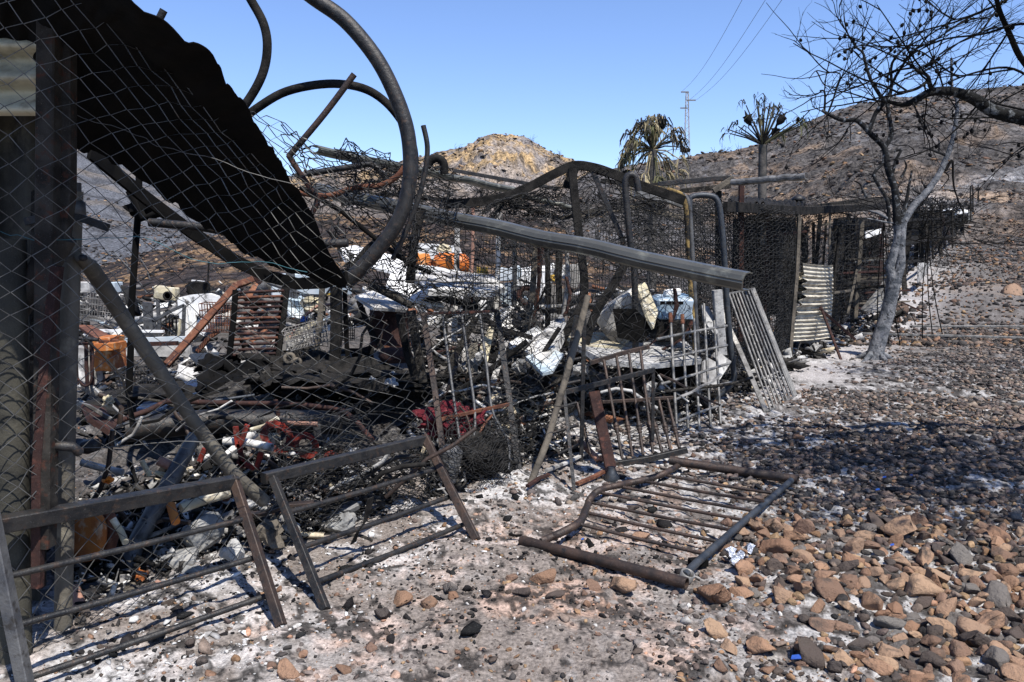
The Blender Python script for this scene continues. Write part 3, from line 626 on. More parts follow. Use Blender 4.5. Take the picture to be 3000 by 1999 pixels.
legbar(at(800, 1402, 3.95), g(955, 1805), .038, 'steel_dark', 'leg', t)
for a, b_, da, db in (((843, 1502), (1286, 1371), 3.85, 4.72), ((884, 1604), (1326, 1453), 3.75, 4.62), ((928, 1706), (1360, 1536), 3.64, 4.5)):
    B().tube([at(*a, da), at((a[0] + b_[0]) / 2, (a[1] + b_[1]) / 2 + 3, (da + db) / 2), at(*b_, db)], .014, 10).build('bar', 'steel_dark', t)
# gate lying on the stones
t = thing('fallen_gate', 'rusty pipe gate lying flat on the stones, its left side bent', 'gate', g(1780, 1520))
def gg(px, py, h=.07): r = g(px, py); q = at(px, py, r.y * (1 - h / CH)); return q
B().tube([gg(1528, 1584, .06), gg(1780, 1648, .06), gg(2012, 1710, .05)], .029, 14, hollow=True).build('end_pipe', 'steel_brown', t)
B().tube([gg(1962, 1349, .09), gg(2150, 1378, .09), gg(2338, 1406, .08)], .033, 14, hollow=True).build('end_pipe', 'steel_brown', t)
B().tube([gg(*p) for p in cr(np.array([(1590, 1584), (1640, 1563), (1698, 1530), (1718, 1490), (1730, 1460), (1760, 1435), (1830, 1418), (1890, 1405), (1945, 1388), (1998, 1358)], float), np.linspace(0, 9, 37))], .022, 12).build('side_pipe', 'steel_brown', t)
B().tube([gg(2004, 1686, .05), gg(2040, 1650, .08), gg(2160, 1545), gg(2296, 1428, .09), gg(2318, 1408, .09)], .021, 12).build('side_pipe', 'steel_blue', t)
for a, b_ in zip([(1945, 1392), (1890, 1411), (1822, 1427), (1756, 1443), (1728, 1472), (1722, 1503), (1698, 1536)], [(2272, 1447), (2238, 1471), (2205, 1497), (2173, 1523), (2140, 1553), (2101, 1587), (2062, 1623)]):
    B().tube([gg(*a, .06), gg((a[0] + b_[0]) / 2, (a[1] + b_[1]) / 2 + 2, .05), gg(*b_, .07)], .0105, 8).build('bar', 'steel_brown', t)
# leaf of an old gate leaning on the net
t = thing('gate_leaf', 'narrow rusty gate leaf with scrollwork leaning against the net', 'gate', g(1330, 1530))
zt = lambda a, b_, py: a + (b_ - a) * (py - 915) / 600
D1 = lambda px, py: zt(5.75, 4.95, py) + (px - 1240) / 290 * .55
def q(px, py): return at(px, py, D1(px, py))
B().bar([q(1240, 918), q(1275, 1150), q(1300, 1340), q(1322, 1536)], .04, .03, up=(0, -1, 0)).build('stile', 'steel_brown', t)
B().bar([q(1455, 912), q(1490, 1150), q(1508, 1300), q(1533, 1452)], .045, .03, up=(0, -1, 0)).build('stile', 'steel_dark', t)
B().bar([q(1238, 920), q(1350, 916), q(1458, 912)], .03, .02).build('top_rail', 'rust_dark', t)
B().bar([q(1286, 1230), q(1400, 1204), q(1496, 1184)], .02, .025).build('cross_rail', 'rust', t)
B().bar([q(1372, 1530), q(1420, 1500), q(1480, 1463), q(1534, 1462)], .025, .02).build('bottom_rail', 'rust', t)
for pts in ([(1296, 922), (1320, 1100), (1335, 1210), (1352, 1330), (1376, 1518)], [(1352, 918), (1375, 1080), (1392, 1220), (1385, 1330), (1400, 1380), (1434, 1482)], [(1405, 914), (1425, 1070), (1441, 1200), (1470, 1260), (1492, 1310), (1487, 1400), (1479, 1462)]):
    B().tube([q(*p) for p in cr(np.array(pts, float), np.linspace(0, len(pts) - 1, 17))], .0105, 8).build('bar', 'steel_grey', t)
B().tube([q(*p) for p in cr(np.array([(1442, 1216), (1415, 1250), (1395, 1290), (1390, 1310), (1402, 1318), (1406, 1305)], float), np.linspace(0, 5, 21))], .009, 8).build('scroll', 'rust', t)
B().tube([q(*p) for p in cr(np.array([(1345, 1190), (1365, 1215), (1378, 1260), (1376, 1290), (1385, 1300), (1392, 1290)], float), np.linspace(0, 5, 21))], .008, 8).build('scroll', 'steel_brown', t)
post('wooden_pole', 'pale grey weathered wooden pole leaning right of the gate leaf', 'pole', [(1722, 868, 5.9), (1650, 1130, 5.6), (1605, 1290, 5.45), (1540, 1452, 5.3)], None, 19, 'beige', False)
# ladder
t = thing('metal_ladder', 'dark steel ladder standing behind the wooden pole', 'ladder', at(1704, 1375, 6.0))
B().bar(A([(1712, 925), (1708, 1100), (1702, 1378)], 6.1), .03, .04, up=(0, -1, 0)).build('stile', 'steel_dark', t)
B().bar(A([(1690, 925), (1650, 1130), (1580, 1360)], 6.15), .03, .04, up=(0, -1, 0)).build('stile', 'steel_dark', t)
for x0, y0, x1, y1 in ((1672, 990, 1712, 984), (1655, 1060, 1710, 1048), (1635, 1130, 1708, 1114), (1615, 1202, 1690, 1180), (1590, 1278, 1695, 1245), (1578, 1358, 1700, 1300)):
    B().tube(A([(x0, y0), (x1, y1)], 6.1), .013, 8).build('rung', 'steel_dark', t)
t = thing('bar_stand', 'thin black bar frame with two legs standing right of the ladder', 'frame', g(1680, 1440))
B().bar([at(1652, 1150, 5.6), at(1916, 1084, 6.1)], .02, .035).build('top_rail', 'steel_dark', t)
B().bar([at(1652, 1140, 5.6), g(1682, 1440)], .025, .02, up=(0, -1, 0)).build('leg', 'steel_dark', t)
B().bar([at(1914, 1078, 6.1), at(1912, 1290, 6.1)], .025, .02, up=(0, -1, 0)).build('leg', 'steel_dark', t)
# baluster railing
t = thing('baluster_railing', 'rusty baluster railing with knobbed bars leaning in the middle', 'railing', g(1900, 1340))
Db = lambda py: 6.5 - .45 * (py - 1020) / 320
def q(px, py): return at(px, py, Db(py))
B().bar([q(1728, 1064), q(1820, 1036), q(1902, 1016)], .03, .035).build('top_rail', 'steel_brown', t)
B().bar([q(1765, 1178), q(1870, 1172), q(1972, 1165)], .025, .025).build('cross_rail', 'steel_brown', t)
B().bar([q(1800, 1360), q(1900, 1345), q(2012, 1318)], .045, .045).build('bottom_rail', 'steel_dark', t)
for x0, y0, x1, y1 in ((1690, 1180, 1730, 1330), (1768, 1052, 1823, 1344), (1806, 1044, 1853, 1338), (1842, 1034, 1884, 1332), (1876, 1026, 1913, 1328), (1900, 1172, 1938, 1322), (1930, 1170, 1964, 1318), (1955, 1168, 1990, 1312)):
    a_, b2 = q(x0, y0), q(x1, y1); bb = B().tube([a_, b2], .0125, 8); k = a_.lerp(b2, (1255 - y0) / (y1 - y0)); ax = (b2 - a_).normalized()
    bb.lathe(k, [(.012, -.05), (.02, -.04), (.014, -.03), (.024, -.018), (.024, -.006), (.014, 0), (.024, .008), (.024, .018), (.014, .03), (.02, .04), (.012, .05)], 10, axis=ax); bb.build('baluster', 'steel_brown', t)
B().bar([at(1740, 1150, 6.15), at(1760, 1240, 6.05), at(1789, 1372, 5.9)], .085, .075, up=(0, -1, 0)).build('square_post', 'rust_dark', label='thick square brown post leaning on the left end of the baluster railing', cat='post')
B().lathe(g(1792, 1412), [(.055, 0), (.06, .03), (.03, .07), (.025, .1)], 18).build('metal_cup', 'steel_blue', label='small round blue-grey metal foot under the square brown post', cat='post foot')
B().tube([g(1700, 1335, .08), g(1752, 1366, .05), g(1768, 1360, .05)], .025, 12, hollow=True).build('elbow_pipe', 'terracotta', label='short grey-pink pipe lying left of the square brown post', cat='pipe')
for pts, lab, m, rr_ in (([(1690, 1432), (1745, 1408), (1790, 1385)], 'flat rusty strip on the ground below the square post', 'rust', .016), ([(1545, 1440), (1580, 1420), (1608, 1404)], 'reddish stick on the ash at the foot of the wooden pole', 'rust_dark', .014), ([(1580, 1362), (1640, 1330), (1705, 1302)], 'grey-brown pipe on the ash left of the bar frame', 'steel_brown', .014), ([(1600, 1400), (1670, 1365), (1740, 1330)], 'white ash-covered stick beside the bar frame', 'white_sooty', .014), ([(1670, 1170), (1700, 1180), (1715, 1190)], 'burnt stub lying on the ladder', 'char', .02), ([(1490, 1590), (1510, 1592), (1530, 1588)], 'thin black strap end at the left end of the fallen gate', 'black', .008)):
    B().bar([g(*p, .03) for p in pts], rr_ * 2, rr_ * 1.4).build('scrap_strip', m, label=lab, cat='scrap')
# lattice
t = thing('lattice_panel', 'pale grey square lattice window grille leaning beside the scorched conduit', 'grille', g(2045, 1265))
Dl = lambda px, py: 7.55 - .55 * (py - 920) / 340 + (px - 1985) / 130 * .35
def q(px, py): return at(px, py, Dl(px, py))
for pts in ([(1964, 918), (1972, 1080), (1983, 1257)], [(1999, 922), (2006, 1080), (2017, 1272)], [(2033, 935), (2040, 1080), (2049, 1262)], [(2062, 890), (2072, 1080), (2082, 1252)], [(2092, 940), (2102, 1080), (2111, 1242)]):
    B().tube([q(*p) for p in pts], .0135, 8).build('upright', 'galv', t)
for pts in ([(1925, 994), (2030, 972), (2130, 955)], [(1934, 1056), (2030, 1034), (2130, 1012)], [(1936, 1126), (2040, 1096), (2138, 1064)], [(1976, 1172), (2050, 1142), (2142, 1120)], [(1985, 1236), (2050, 1208), (2116, 1186)]):
    B().tube([q(*p) for p in pts], .0135, 8).build('crossbar', 'galv', t)
for px, py in ((1964, 924), (1999, 928)): B().tube([q(px, py - 6), q(px + 1, py + 22)], .02, 8).build('end_cap', 'rust', t)
# leaning grille of long bars
t = thing('window_grille', 'tall grey barred grille leaning right of the blue pipe frame', 'grille', g(2252, 1212))
tl, tr_, br, bl = at(2130, 862, 9.3), at(2206, 846, 9.9), g(2330, 1160), g(2252, 1214)
B().bar([tl, tr_], .025, .02).build('top_rail', 'galv', t)
B().bar([bl, br], .025, .02).build('bottom_rail', 'galv', t)
B().bar([at(2100, 885, 9.2), at(2160, 1010, 8.8), g(2245, 1212)], .05, .02, up=(0, -1, 0)).build('stile', 'galv', t)
B().bar([tr_, br], .045, .03, up=(0, -1, 0)).build('stile', 'steel_grey', t)
for i in range(8):
    k = (i + .6) / 8.4; B().tube([tl.lerp(tr_, k), bl.lerp(br, k)], .0125, 6).build('bar', 'galv' if i < 4 else 'steel_grey', t)
bb = B()
c0 = at(2202, 968, 9.3)
bb.tube([c0 + Vector((math.cos(a) * .04, 0, math.sin(a) * .06)) for a in np.linspace(0, 2 * math.pi, 15)], .007, 6); bb.build('ring', 'galv', t)
ORD = ['first', 'second', 'third', 'fourth', 'fifth', 'sixth', 'seventh', 'eighth', 'ninth', 'tenth', 'eleventh', 'twelfth', 'thirteenth', 'fourteenth', 'fifteenth', 'sixteenth', 'seventeenth', 'eighteenth', 'nineteenth', 'twentieth', 'twenty-first', 'twenty-second', 'twenty-third', 'twenty-fourth', 'twenty-fifth', 'twenty-sixth', 'twenty-seventh', 'twenty-eighth', 'twenty-ninth', 'thirtieth']
# ================================================================ nets
W = lambda rows: [[at(*p) for p in row] for row in rows]
# the main chain-link fence, rows top to bottom
net('chain_link_fence', W([
 [(-260, -320, 2.5), (60, -200, 2.6), (330, -40, 2.8), (560, 220, 3.1), (690, 300, 3.4), (800, 345, 3.7), (950, 440, 4.2)],
 [(-240, 120, 2.6), (60, 200, 2.7), (340, 300, 2.9), (570, 420, 3.2), (740, 500, 3.5), (880, 560, 3.9), (1050, 620, 4.5)],
 [(-220, 600, 2.7), (70, 650, 2.8), (330, 690, 3.05), (560, 730, 3.35), (760, 780, 3.7), (930, 820, 4.15), (1100, 840, 4.75)],
 [(-200, 1050, 2.8), (80, 1060, 2.9), (320, 1060, 3.15), (560, 1060, 3.5), (790, 1060, 3.9), (980, 1050, 4.4), (1170, 1030, 5.0)],
 [(-180, 1500, 2.85), (80, 1470, 2.95), (330, 1420, 3.2), (560, 1370, 3.6), (780, 1330, 4.05), (1020, 1270, 4.6), (1230, 1230, 5.1)],
 [(-160, 2000, 2.85), (90, 1930, 3.0), (330, 1850, 3.3), (560, 1770, 3.65), (800, 1690, 4.1), (1060, 1600, 4.6), (1290, 1520, 5.05)]]),
 34, 58, .0026, amp=.022, fs=2.2, m='wire', seed=3, jit=.10, label='long chain-link fence of grey wire across the left half', cat='fence')
# selvedge wires, twine
for i, (pts, d, r, m, lab, nm) in enumerate([
    ([(0, 672), (100, 706), (250, 702), (400, 695), (560, 760), (640, 775), (730, 765), (900, 800)], 3.0, .0014, 'blue_twine', 'thin blue-green twine threaded through the fence at mid height', 'twine'),
    ([(215, 335), (400, 395), (460, 425), (600, 460), (760, 520), (900, 540)], 3.1, .0013, 'wire', 'loose straight tension wire over the black roof sheet', 'tension_wire'),
    ([(180, 1320), (400, 1300), (600, 1290), (760, 1260)], 3.4, .0022, 'wire', 'lower tension wire near the fence post clamp', 'tension_wire'),
    ([(1040, 815), (1150, 820), (1300, 826), (1450, 828)], 5.2, .004, 'wire_dark', 'taut twisted wire under the orange tank', 'tension_wire')]):
    p = arc([q_ for q_ in pts], d, 5); p = [v + Vector((0, 0, .01 * float(noise(k * .6, i + .3)))) for k, v in enumerate(p)]
    B().tube(p, r, 5).build(nm, m, label=lab, cat='wire' if nm != 'twine' else 'twine')
B().tube([at(110, 1325, 3.05), at(150, 1305, 3.02), at(215, 1310, 3.02), at(232, 1325, 3.05)], .02, 8).build('lower_clamp', 'steel_dark', label='dark lower clamp near the bottom of the fence post', cat='clamp')
# tangled nets
nets = [
 ('tangled wire netting bunched beside the tip of the roof sheet', [[(840, 370, 4.6), (960, 430, 4.9), (1080, 470, 5.2), (1200, 470, 5.6), (1320, 470, 6)], [(880, 520, 4.7), (980, 560, 5.0), (1100, 590, 5.2), (1220, 600, 5.6), (1350, 590, 6)], [(960, 680, 4.8), (1050, 700, 5.1), (1150, 720, 5.3), (1250, 730, 5.7), (1370, 720, 6)], [(1010, 830, 4.8), (1100, 850, 5.1), (1200, 860, 5.3), (1300, 860, 5.7), (1400, 850, 6)]], 27, 34, .002, .09, True, -.55),
 ('wire netting sagging in front of the orange tank', [[(1150, 560, 7.4), (1300, 590, 7.0), (1420, 620, 6.9), (1540, 660, 6.8)], [(1160, 700, 5.3), (1300, 720, 5.7), (1420, 740, 6), (1540, 770, 6.2)], [(1170, 850, 5.2), (1300, 850, 5.6), (1430, 860, 5.9), (1550, 880, 6.1)], [(1200, 960, 5.2), (1320, 950, 5.5), (1440, 960, 5.8), (1560, 980, 6)]], 30, 30, .0019, .08, True, -.6),
 ('chain-link net hanging below the long gutter in the middle', [[(1480, 640, 6.6), (1620, 640, 6.9), (1760, 640, 7.2), (1900, 640, 7.6), (2010, 640, 8)], [(1490, 820, 6.4), (1620, 830, 6.7), (1760, 850, 7.0), (1900, 850, 7.4), (2020, 850, 7.9)], [(1480, 1000, 6.2), (1620, 1010, 6.5), (1760, 1020, 6.9), (1900, 1010, 7.2), (2030, 1010, 7.8)], [(1450, 1200, 5.8), (1600, 1190, 6.3), (1760, 1180, 6.7), (1900, 1160, 7.0), (2040, 1150, 7.6)], [(1440, 1440, 5.5), (1600, 1400, 5.9), (1760, 1340, 6.4), (1900, 1290, 6.8), (2050, 1250, 7.4)]], 30, 56, .002, .03, False, None),
 ('wire netting draped under the crest of the arched beam', [[(1440, 590, 7.4), (1560, 545, 7.5), (1680, 500, 7.5), (1800, 520, 7.6), (1960, 580, 7.7)], [(1440, 620, 7.6), (1560, 600, 7.8), (1680, 590, 7.9), (1800, 600, 7.9), (1960, 620, 7.9)], [(1450, 660, 7.3), (1560, 670, 7.4), (1680, 690, 7.5), (1800, 700, 7.5), (1960, 700, 7.6)], [(1460, 720, 7.3), (1560, 740, 7.4), (1680, 780, 7.5), (1800, 790, 7.5), (1960, 800, 7.6)]], 32, 34, .0021, .1, True, -.7),
 ('fine wire mesh standing behind the gate leaf', [[(1210, 840, 5.9), (1330, 850, 6.1), (1450, 860, 6.3), (1570, 880, 6.5)], [(1220, 1000, 5.7), (1340, 1000, 5.9), (1460, 1010, 6.1), (1580, 1020, 6.3)], [(1240, 1200, 5.4), (1350, 1200, 5.6), (1470, 1190, 5.8), (1590, 1190, 6)], [(1270, 1420, 5.15), (1370, 1410, 5.35), (1480, 1390, 5.6), (1600, 1370, 5.8)]], 24, 40, .0018, .04, True, -.75),
 ('crumpled black netting heaped around the red rings', [[(830, 1220, 4.9), (950, 1200, 5.1), (1080, 1210, 5.3), (1200, 1230, 5.5)], [(800, 1290, 4.6), (950, 1290, 4.8), (1090, 1290, 5.0), (1220, 1300, 5.2)], [(820, 1370, 4.4), (960, 1360, 4.6), (1100, 1360, 4.8), (1240, 1380, 5)], [(860, 1440, 4.2), (980, 1430, 4.4), (1110, 1430, 4.6), (1250, 1440, 4.8)]], 34, 34, .0016, .09, True, -.5),
 ('crumpled netting spilling onto the ash under the right leaning panel', [[(860, 1400, 4.3), (1000, 1370, 4.6), (1140, 1350, 4.9), (1260, 1330, 5.1)], [(870, 1480, 4.25), (1010, 1450, 4.55), (1150, 1430, 4.8), (1280, 1420, 5)], [(900, 1560, 4.2), (1030, 1530, 4.5), (1170, 1500, 4.75), (1300, 1490, 4.95)]], 30, 22, .0015, .05, True, -.6),
 ('bundle of fine netting at the foot of the gate leaf', [[(1300, 1210, 5.3), (1380, 1220, 5.4), (1450, 1230, 5.5), (1530, 1240, 5.6)], [(1290, 1300, 5.1), (1380, 1320, 5.1), (1460, 1330, 5.2), (1540, 1330, 5.4)], [(1290, 1380, 5.1), (1370, 1400, 5.1), (1440, 1420, 5.2), (1500, 1400, 5.3)]], 26, 26, .0016, .06, True, -.8),
 ('hexagonal netting over the left bay of the long shed', [[(2010, 590, 9.0), (2100, 575, 9.4), (2200, 600, 10.2), (2330, 620, 11.6)], [(2015, 760, 8.9), (2100, 760, 9.4), (2200, 780, 10.2), (2320, 790, 11.6)], [(2040, 950, 8.8), (2120, 950, 9.4), (2220, 950, 10.3), (2312, 940, 11.7)], [(2060, 1180, 8.6), (2140, 1160, 9.2), (2230, 1130, 10.3), (2308, 1060, 12)]], 58, 84, .0024, .02, True, None),
 ('second layer of netting inside the left bay of the long shed', [[(2010, 600, 9.9), (2100, 590, 10.4), (2200, 610, 11.2), (2340, 625, 12.4)], [(2015, 760, 9.8), (2100, 760, 10.4), (2200, 780, 11.2), (2340, 790, 12.4)], [(2040, 950, 9.8), (2120, 950, 10.4), (2220, 950, 11.3), (2330, 930, 12.5)], [(2060, 1100, 9.6), (2140, 1080, 10.2), (2230, 1060, 11.3), (2320, 1020, 12.6)]], 50, 70, .0028, .05, True, None),
 ('hexagonal netting over the right bay of the long shed', [[(2350, 625, 12.6), (2440, 610, 14.4), (2530, 615, 17), (2600, 640, 20)], [(2340, 770, 12.6), (2440, 760, 14.4), (2530, 750, 17), (2600, 740, 20)], [(2330, 900, 12.8), (2440, 880, 14.6), (2530, 860, 17.5), (2600, 830, 20.5)], [(2325, 1020, 13), (2440, 960, 15), (2530, 915, 18), (2600, 880, 21)]], 40, 56, .003, .06, True, -.8),
 ('netting left of the scorched conduit behind the lattice', [[(1860, 600, 8.4), (1930, 610, 8.6), (2010, 620, 8.8), (2060, 620, 9)], [(1860, 780, 8.3), (1930, 780, 8.5), (2010, 790, 8.7), (2070, 800, 9)], [(1870, 960, 8.2), (1940, 970, 8.4), (2020, 980, 8.6), (2090, 980, 8.9)], [(1890, 1200, 8.0), (1960, 1200, 8.2), (2040, 1200, 8.4), (2110, 1190, 8.7)]], 30, 70, .0022, .02, True, None),
 ('netting over the roof battens behind the arched beam', [[(1020, 480, 6.2), (1250, 490, 7), (1450, 560, 8), (1700, 580, 9), (2000, 570, 9.5)], [(1020, 520, 6.6), (1250, 540, 7.4), (1450, 590, 8.4), (1700, 610, 9.4), (2000, 590, 10)], [(1020, 580, 6.9), (1250, 600, 7.6), (1450, 620, 8.6), (1700, 640, 9.6), (2000, 630, 10.3)]], 90, 22, .0022, .12, True, -.6),
 ('rusty netting around the posts at the far end of the shed', [[(2620, 600, 23), (2720, 580, 28), (2800, 590, 33), (2850, 600, 38)], [(2620, 700, 23), (2720, 680, 28), (2800, 670, 33), (2850, 660, 38)], [(2610, 820, 23), (2700, 790, 28), (2790, 740, 33), (2845, 690, 38)]], 34, 44, .008, .12, True, -.9)]
for i, (lab, rows, nu, nv, r, amp, hx, hole) in enumerate(nets):
    if i in (0, 3, 12): net('wire_netting', W([[(a_[0] + 9, a_[1] + 7, a_[2] + .22) for a_ in r_] for r_ in rows]), nu - 4, nv - 3, r * 1.6, amp=amp * 1.4, fs=5.0, hexa=hx, hole=-.3, m='wire_dark', seed=220 + i * 9, jit=.5, label='deeper layer of ' + lab, cat='netting')
    net('wire_netting', W(rows), nu, nv, r * 1.75, amp=amp, fs=4.0, hexa=hx, hole=hole, m='wire_dark', seed=20 + i * 9, jit=.35, label=lab, cat='netting')
# loose curling wires
rw = random.Random(8); lw = {}
for k in range(46):
    zone = [(840, 1300, 420, 820, 4.8, 'in the tangle by the roof sheet tip'), (1150, 1560, 600, 1000, 5.6, 'in front of the orange tank'), (1480, 1950, 560, 900, 7, 'under the arched beam'), (820, 1250, 1210, 1450, 4.6, 'around the red rings'), (1250, 1560, 1100, 1430, 5.2, 'at the gate leaf'), (2400, 2640, 600, 800, 15, 'in the right shed bay')][k % 6]
    x, y = rw.uniform(zone[0], zone[1]), rw.uniform(zone[2], zone[3]); d = zone[4] + rw.uniform(-.1, .5); a = rw.uniform(0, 6.3); pts = []
    for j in range(9):
        pts.append((x, y, d)); a += rw.uniform(-.9, .9); st = rw.uniform(18, 40); x += math.cos(a) * st; y += math.sin(a) * st * .8; d += rw.uniform(-.04, .04)
    B().tube([at(*p) for p in cr(np.array(pts), np.linspace(0, 8, 25))], .0028 * d / 5, 4).build('loose_wire', 'wire_dark', cat='wire', group='loose wires caught in the netting'); lw.setdefault(zone[5], []).append((pts[0][0], COL.objects[-1]))
for zn, ls in lw.items():
    for i, (x_, o) in enumerate(sorted(ls, key=lambda q_: q_[0])): o['label'] = f'loose burnt wire curl {zn}, {ORD[i]} from the left'
# ================================================================ long shed, right
roof = [at(2352, 606, 12.2), at(2470, 588, 15), at(2560, 578, 18), at(2600, 577, 19.5), at(2625, 592, 21.5), at(2560, 604, 17.5), at(2450, 612, 14.2), at(2352, 626, 12.2)]
B().plate(roof, .04).build('shed_roof', 'charwood', label='dark sloping roof slab over the right bay of the long shed', cat='roof')
t = thing('chimney_pipe', 'small chimney pipe with a cap on the shed roof', 'chimney', at(2339, 612, 14))
B().lathe(at(2339, 606, 14), [(.06, 0), (.06, .12)], 12).build('flue', 'steel_dark', t)
B().lathe(at(2339, 584, 14), [(.11, -.02), (.12, .01), (.07, .05), (.02, .085)], 12).build('cap', 'steel_dark', t)
rs = random.Random(4)
C = [[at(2125, 596, 9.4), at(2250, 604, 11), at(2360, 612, 12.6)], [at(2140, 584, 11.5), at(2260, 592, 12.6), at(2360, 598, 14)], [at(2150, 578, 14), at(2270, 586, 15), at(2365, 592, 16)]]
us, vs_ = np.meshgrid(np.linspace(0, 1, 60), np.linspace(0, 1, 20)); Pq = surf(C, us, vs_); Pq[..., 2] += .03 * fbm(us * 9, vs_ * 5, s=3) + .02 * np.sin(us * 90)
B().grid(Pq, .004).build('shed_roof', 'char', label='sagging charred roof sheet over the left bay of the long shed', cat='roof')
for k in range(26):
    px = 2160 + k * 17 + rs.uniform(-6, 6); d = fd(min(px, 2600)) * .98 + rs.uniform(.3, 2.2)
    if 2300 < px < 2440 and d < 13.6: d += 1.6
    h0 = g(px, 1000)
    top = at(px, rs.uniform(628, 665), d); z0 = gz(top.x, d) - .05
    lean = rs.uniform(-.12, .12)
    m = rs.choice(['char', 'char', 'char', 'charwood', 'steel_dark', 'rust_dark'])
    B().bar([Vector((top.x + lean, d, z0)), top], rs.uniform(.03, .12), rs.uniform(.025, .05), up=(0, -1, 0)).build('shed_upright', m, label=f'{ORD[k]} from the left of the charred uprights inside the long netted shed', cat='upright', group='charred uprights inside the long shed')
for k in range(12):
    px = 2150 + k * 34; d = fd(min(px, 2590)) + rs.uniform(-.2, 1.4); py = rs.uniform(640, 900); L = rs.uniform(50, 150)
    B().bar([at(px, py, d), at(px + L, py + rs.uniform(-30, 14), d + 1.1)], .04, .04).build('shed_rail', rs.choice(['char', 'charwood', 'beige', 'rust_dark']), label=f'{ORD[k]} from the left of the thin horizontal rails across the netted shed', cat='rail', group='horizontal rails of the long shed')
for i, (x0, x1, d) in enumerate(((2150, 2240, 12.6), (2240, 2330, 14), (2450, 2560, 19))):
    B().plate([at(x0, 640, d), at(x1, 636, d + .9), at(x1, 900, d + .9), at(x0, 930, d)], .03).build('back_board', 'char', label=['charred back board in the left bay of the shed', 'charred back board behind the middle of the shed', 'charred back board in the right bay of the shed'][i], cat='board')
B().bar([at(2330, 620, 11.9), at(2342, 640, 11.9), at(2335, 800, 11.8), at(2312, 1065, 11.7)], .05, .05, up=(0, -1, 0)).build('shed_post', 'beige', label='pale post at the corner between the two shed bays', cat='post')
for (a_, b2, wd, m, lab) in (((2448, 640, 15), (2438, 950, 15), .07, 'charwood', 'dark post right of the white corrugated sheet'), ((2525, 645, 16.2), (2505, 935, 16.2), .08, 'beige', 'pale post in the right shed bay behind the tree'), ((2510, 790, 15.6), (2482, 922, 15.4), .05, 'beige', 'leaning pale stake beside the post in the right bay'), ((2560, 640, 19), (2560, 880, 19), .09, 'char', 'charred post hidden beside the tree trunk'), ((2460, 670, 13.6), (2440, 860, 13.4), .04, 'char', 'thin charred stake above the white corrugated sheet'), ((2405, 900, 13.1), (2465, 1058, 12.3), .035, 'rust_dark', 'left leg of the leaning rusty stakes right of the corrugated sheet'), ((2402, 905, 13.0), (2504, 994, 13.9), .04, 'rust_dark', 'rusty stake leaning down to the right of the corrugated sheet'), ((2640, 885, 15.6), (2716, 920, 15.4), .025, 'rust_dark', 'thin rusty stick lying right of the tree'), ((2432, 625, 13.6), (2430, 740, 13.5), .03, 'beige', 'thin pale rod above the corrugated sheet')):
    B().bar([at(*a_), at(*b2)], wd, wd, up=(0, -1, 0)).build('shed_post', m, label=lab, cat='post')
for (lab, pts) in (('charred roof edge board over the left shed bay', [(2125, 606, 9.3), (2230, 612, 10.6), (2352, 618, 12.1)]), ('charred roof edge board over the right shed bay', [(2352, 618, 12.1), (2470, 612, 14.2), (2600, 606, 18)])):
    B().bar(A(pts), .05, .12).build('roof_edge', 'char', label=lab, cat='roof edge')
for a in ((W([[(1400, 690, 8.2), (1560, 690, 8.4), (1700, 700, 8.6)], [(1390, 820, 8.1), (1560, 830, 8.3), (1700, 830, 8.5)], [(1380, 970, 8), (1550, 975, 8.2), (1690, 970, 8.4)]]), 34, 9, .004, 'wire_dark', 'burnt welded mesh panel with close uprights under the long gutter'),
          (W([[(1740, 600, 8.6), (1880, 610, 8.9), (2020, 620, 9.2)], [(1740, 760, 8.5), (1880, 770, 8.8), (2020, 770, 9.1)], [(1750, 930, 8.4), (1890, 930, 8.7), (2030, 930, 9)]]), 30, 12, .0045, 'wire_dark', 'burnt welded mesh panel between the arched frame and the yellow conduit'),
          (W([[(2010, 600, 9.6), (2160, 600, 10.4), (2335, 630, 12.3)], [(2020, 800, 9.5), (2170, 800, 10.4), (2330, 800, 12.3)], [(2050, 1120, 9.3), (2190, 1080, 10.4), (2315, 1040, 12.4)]]), 46, 34, .005, 'wire_dark', 'burnt welded mesh wall of the left shed bay'),
          (W([[(2450, 640, 15.2), (2540, 640, 17.6), (2610, 650, 20)], [(2450, 770, 15.2), (2540, 760, 17.6), (2610, 750, 20)], [(2445, 930, 15.2), (2535, 905, 17.8), (2605, 880, 20.5)]]), 26, 20, .007, 'wire_dark', 'burnt welded mesh wall of the right shed bay'),
          (W([[(860, 860, 7.6), (930, 862, 7.8), (1010, 866, 8)], [(860, 940, 7.6), (935, 940, 7.8), (1015, 945, 8)], [(865, 1010, 7.5), (940, 1012, 7.7), (1020, 1020, 7.9)]]), 12, 8, .004, 'wire_dark', 'bent black mesh piece left of the brown barrel')):
    weld(*a, seed=len(a[5]))
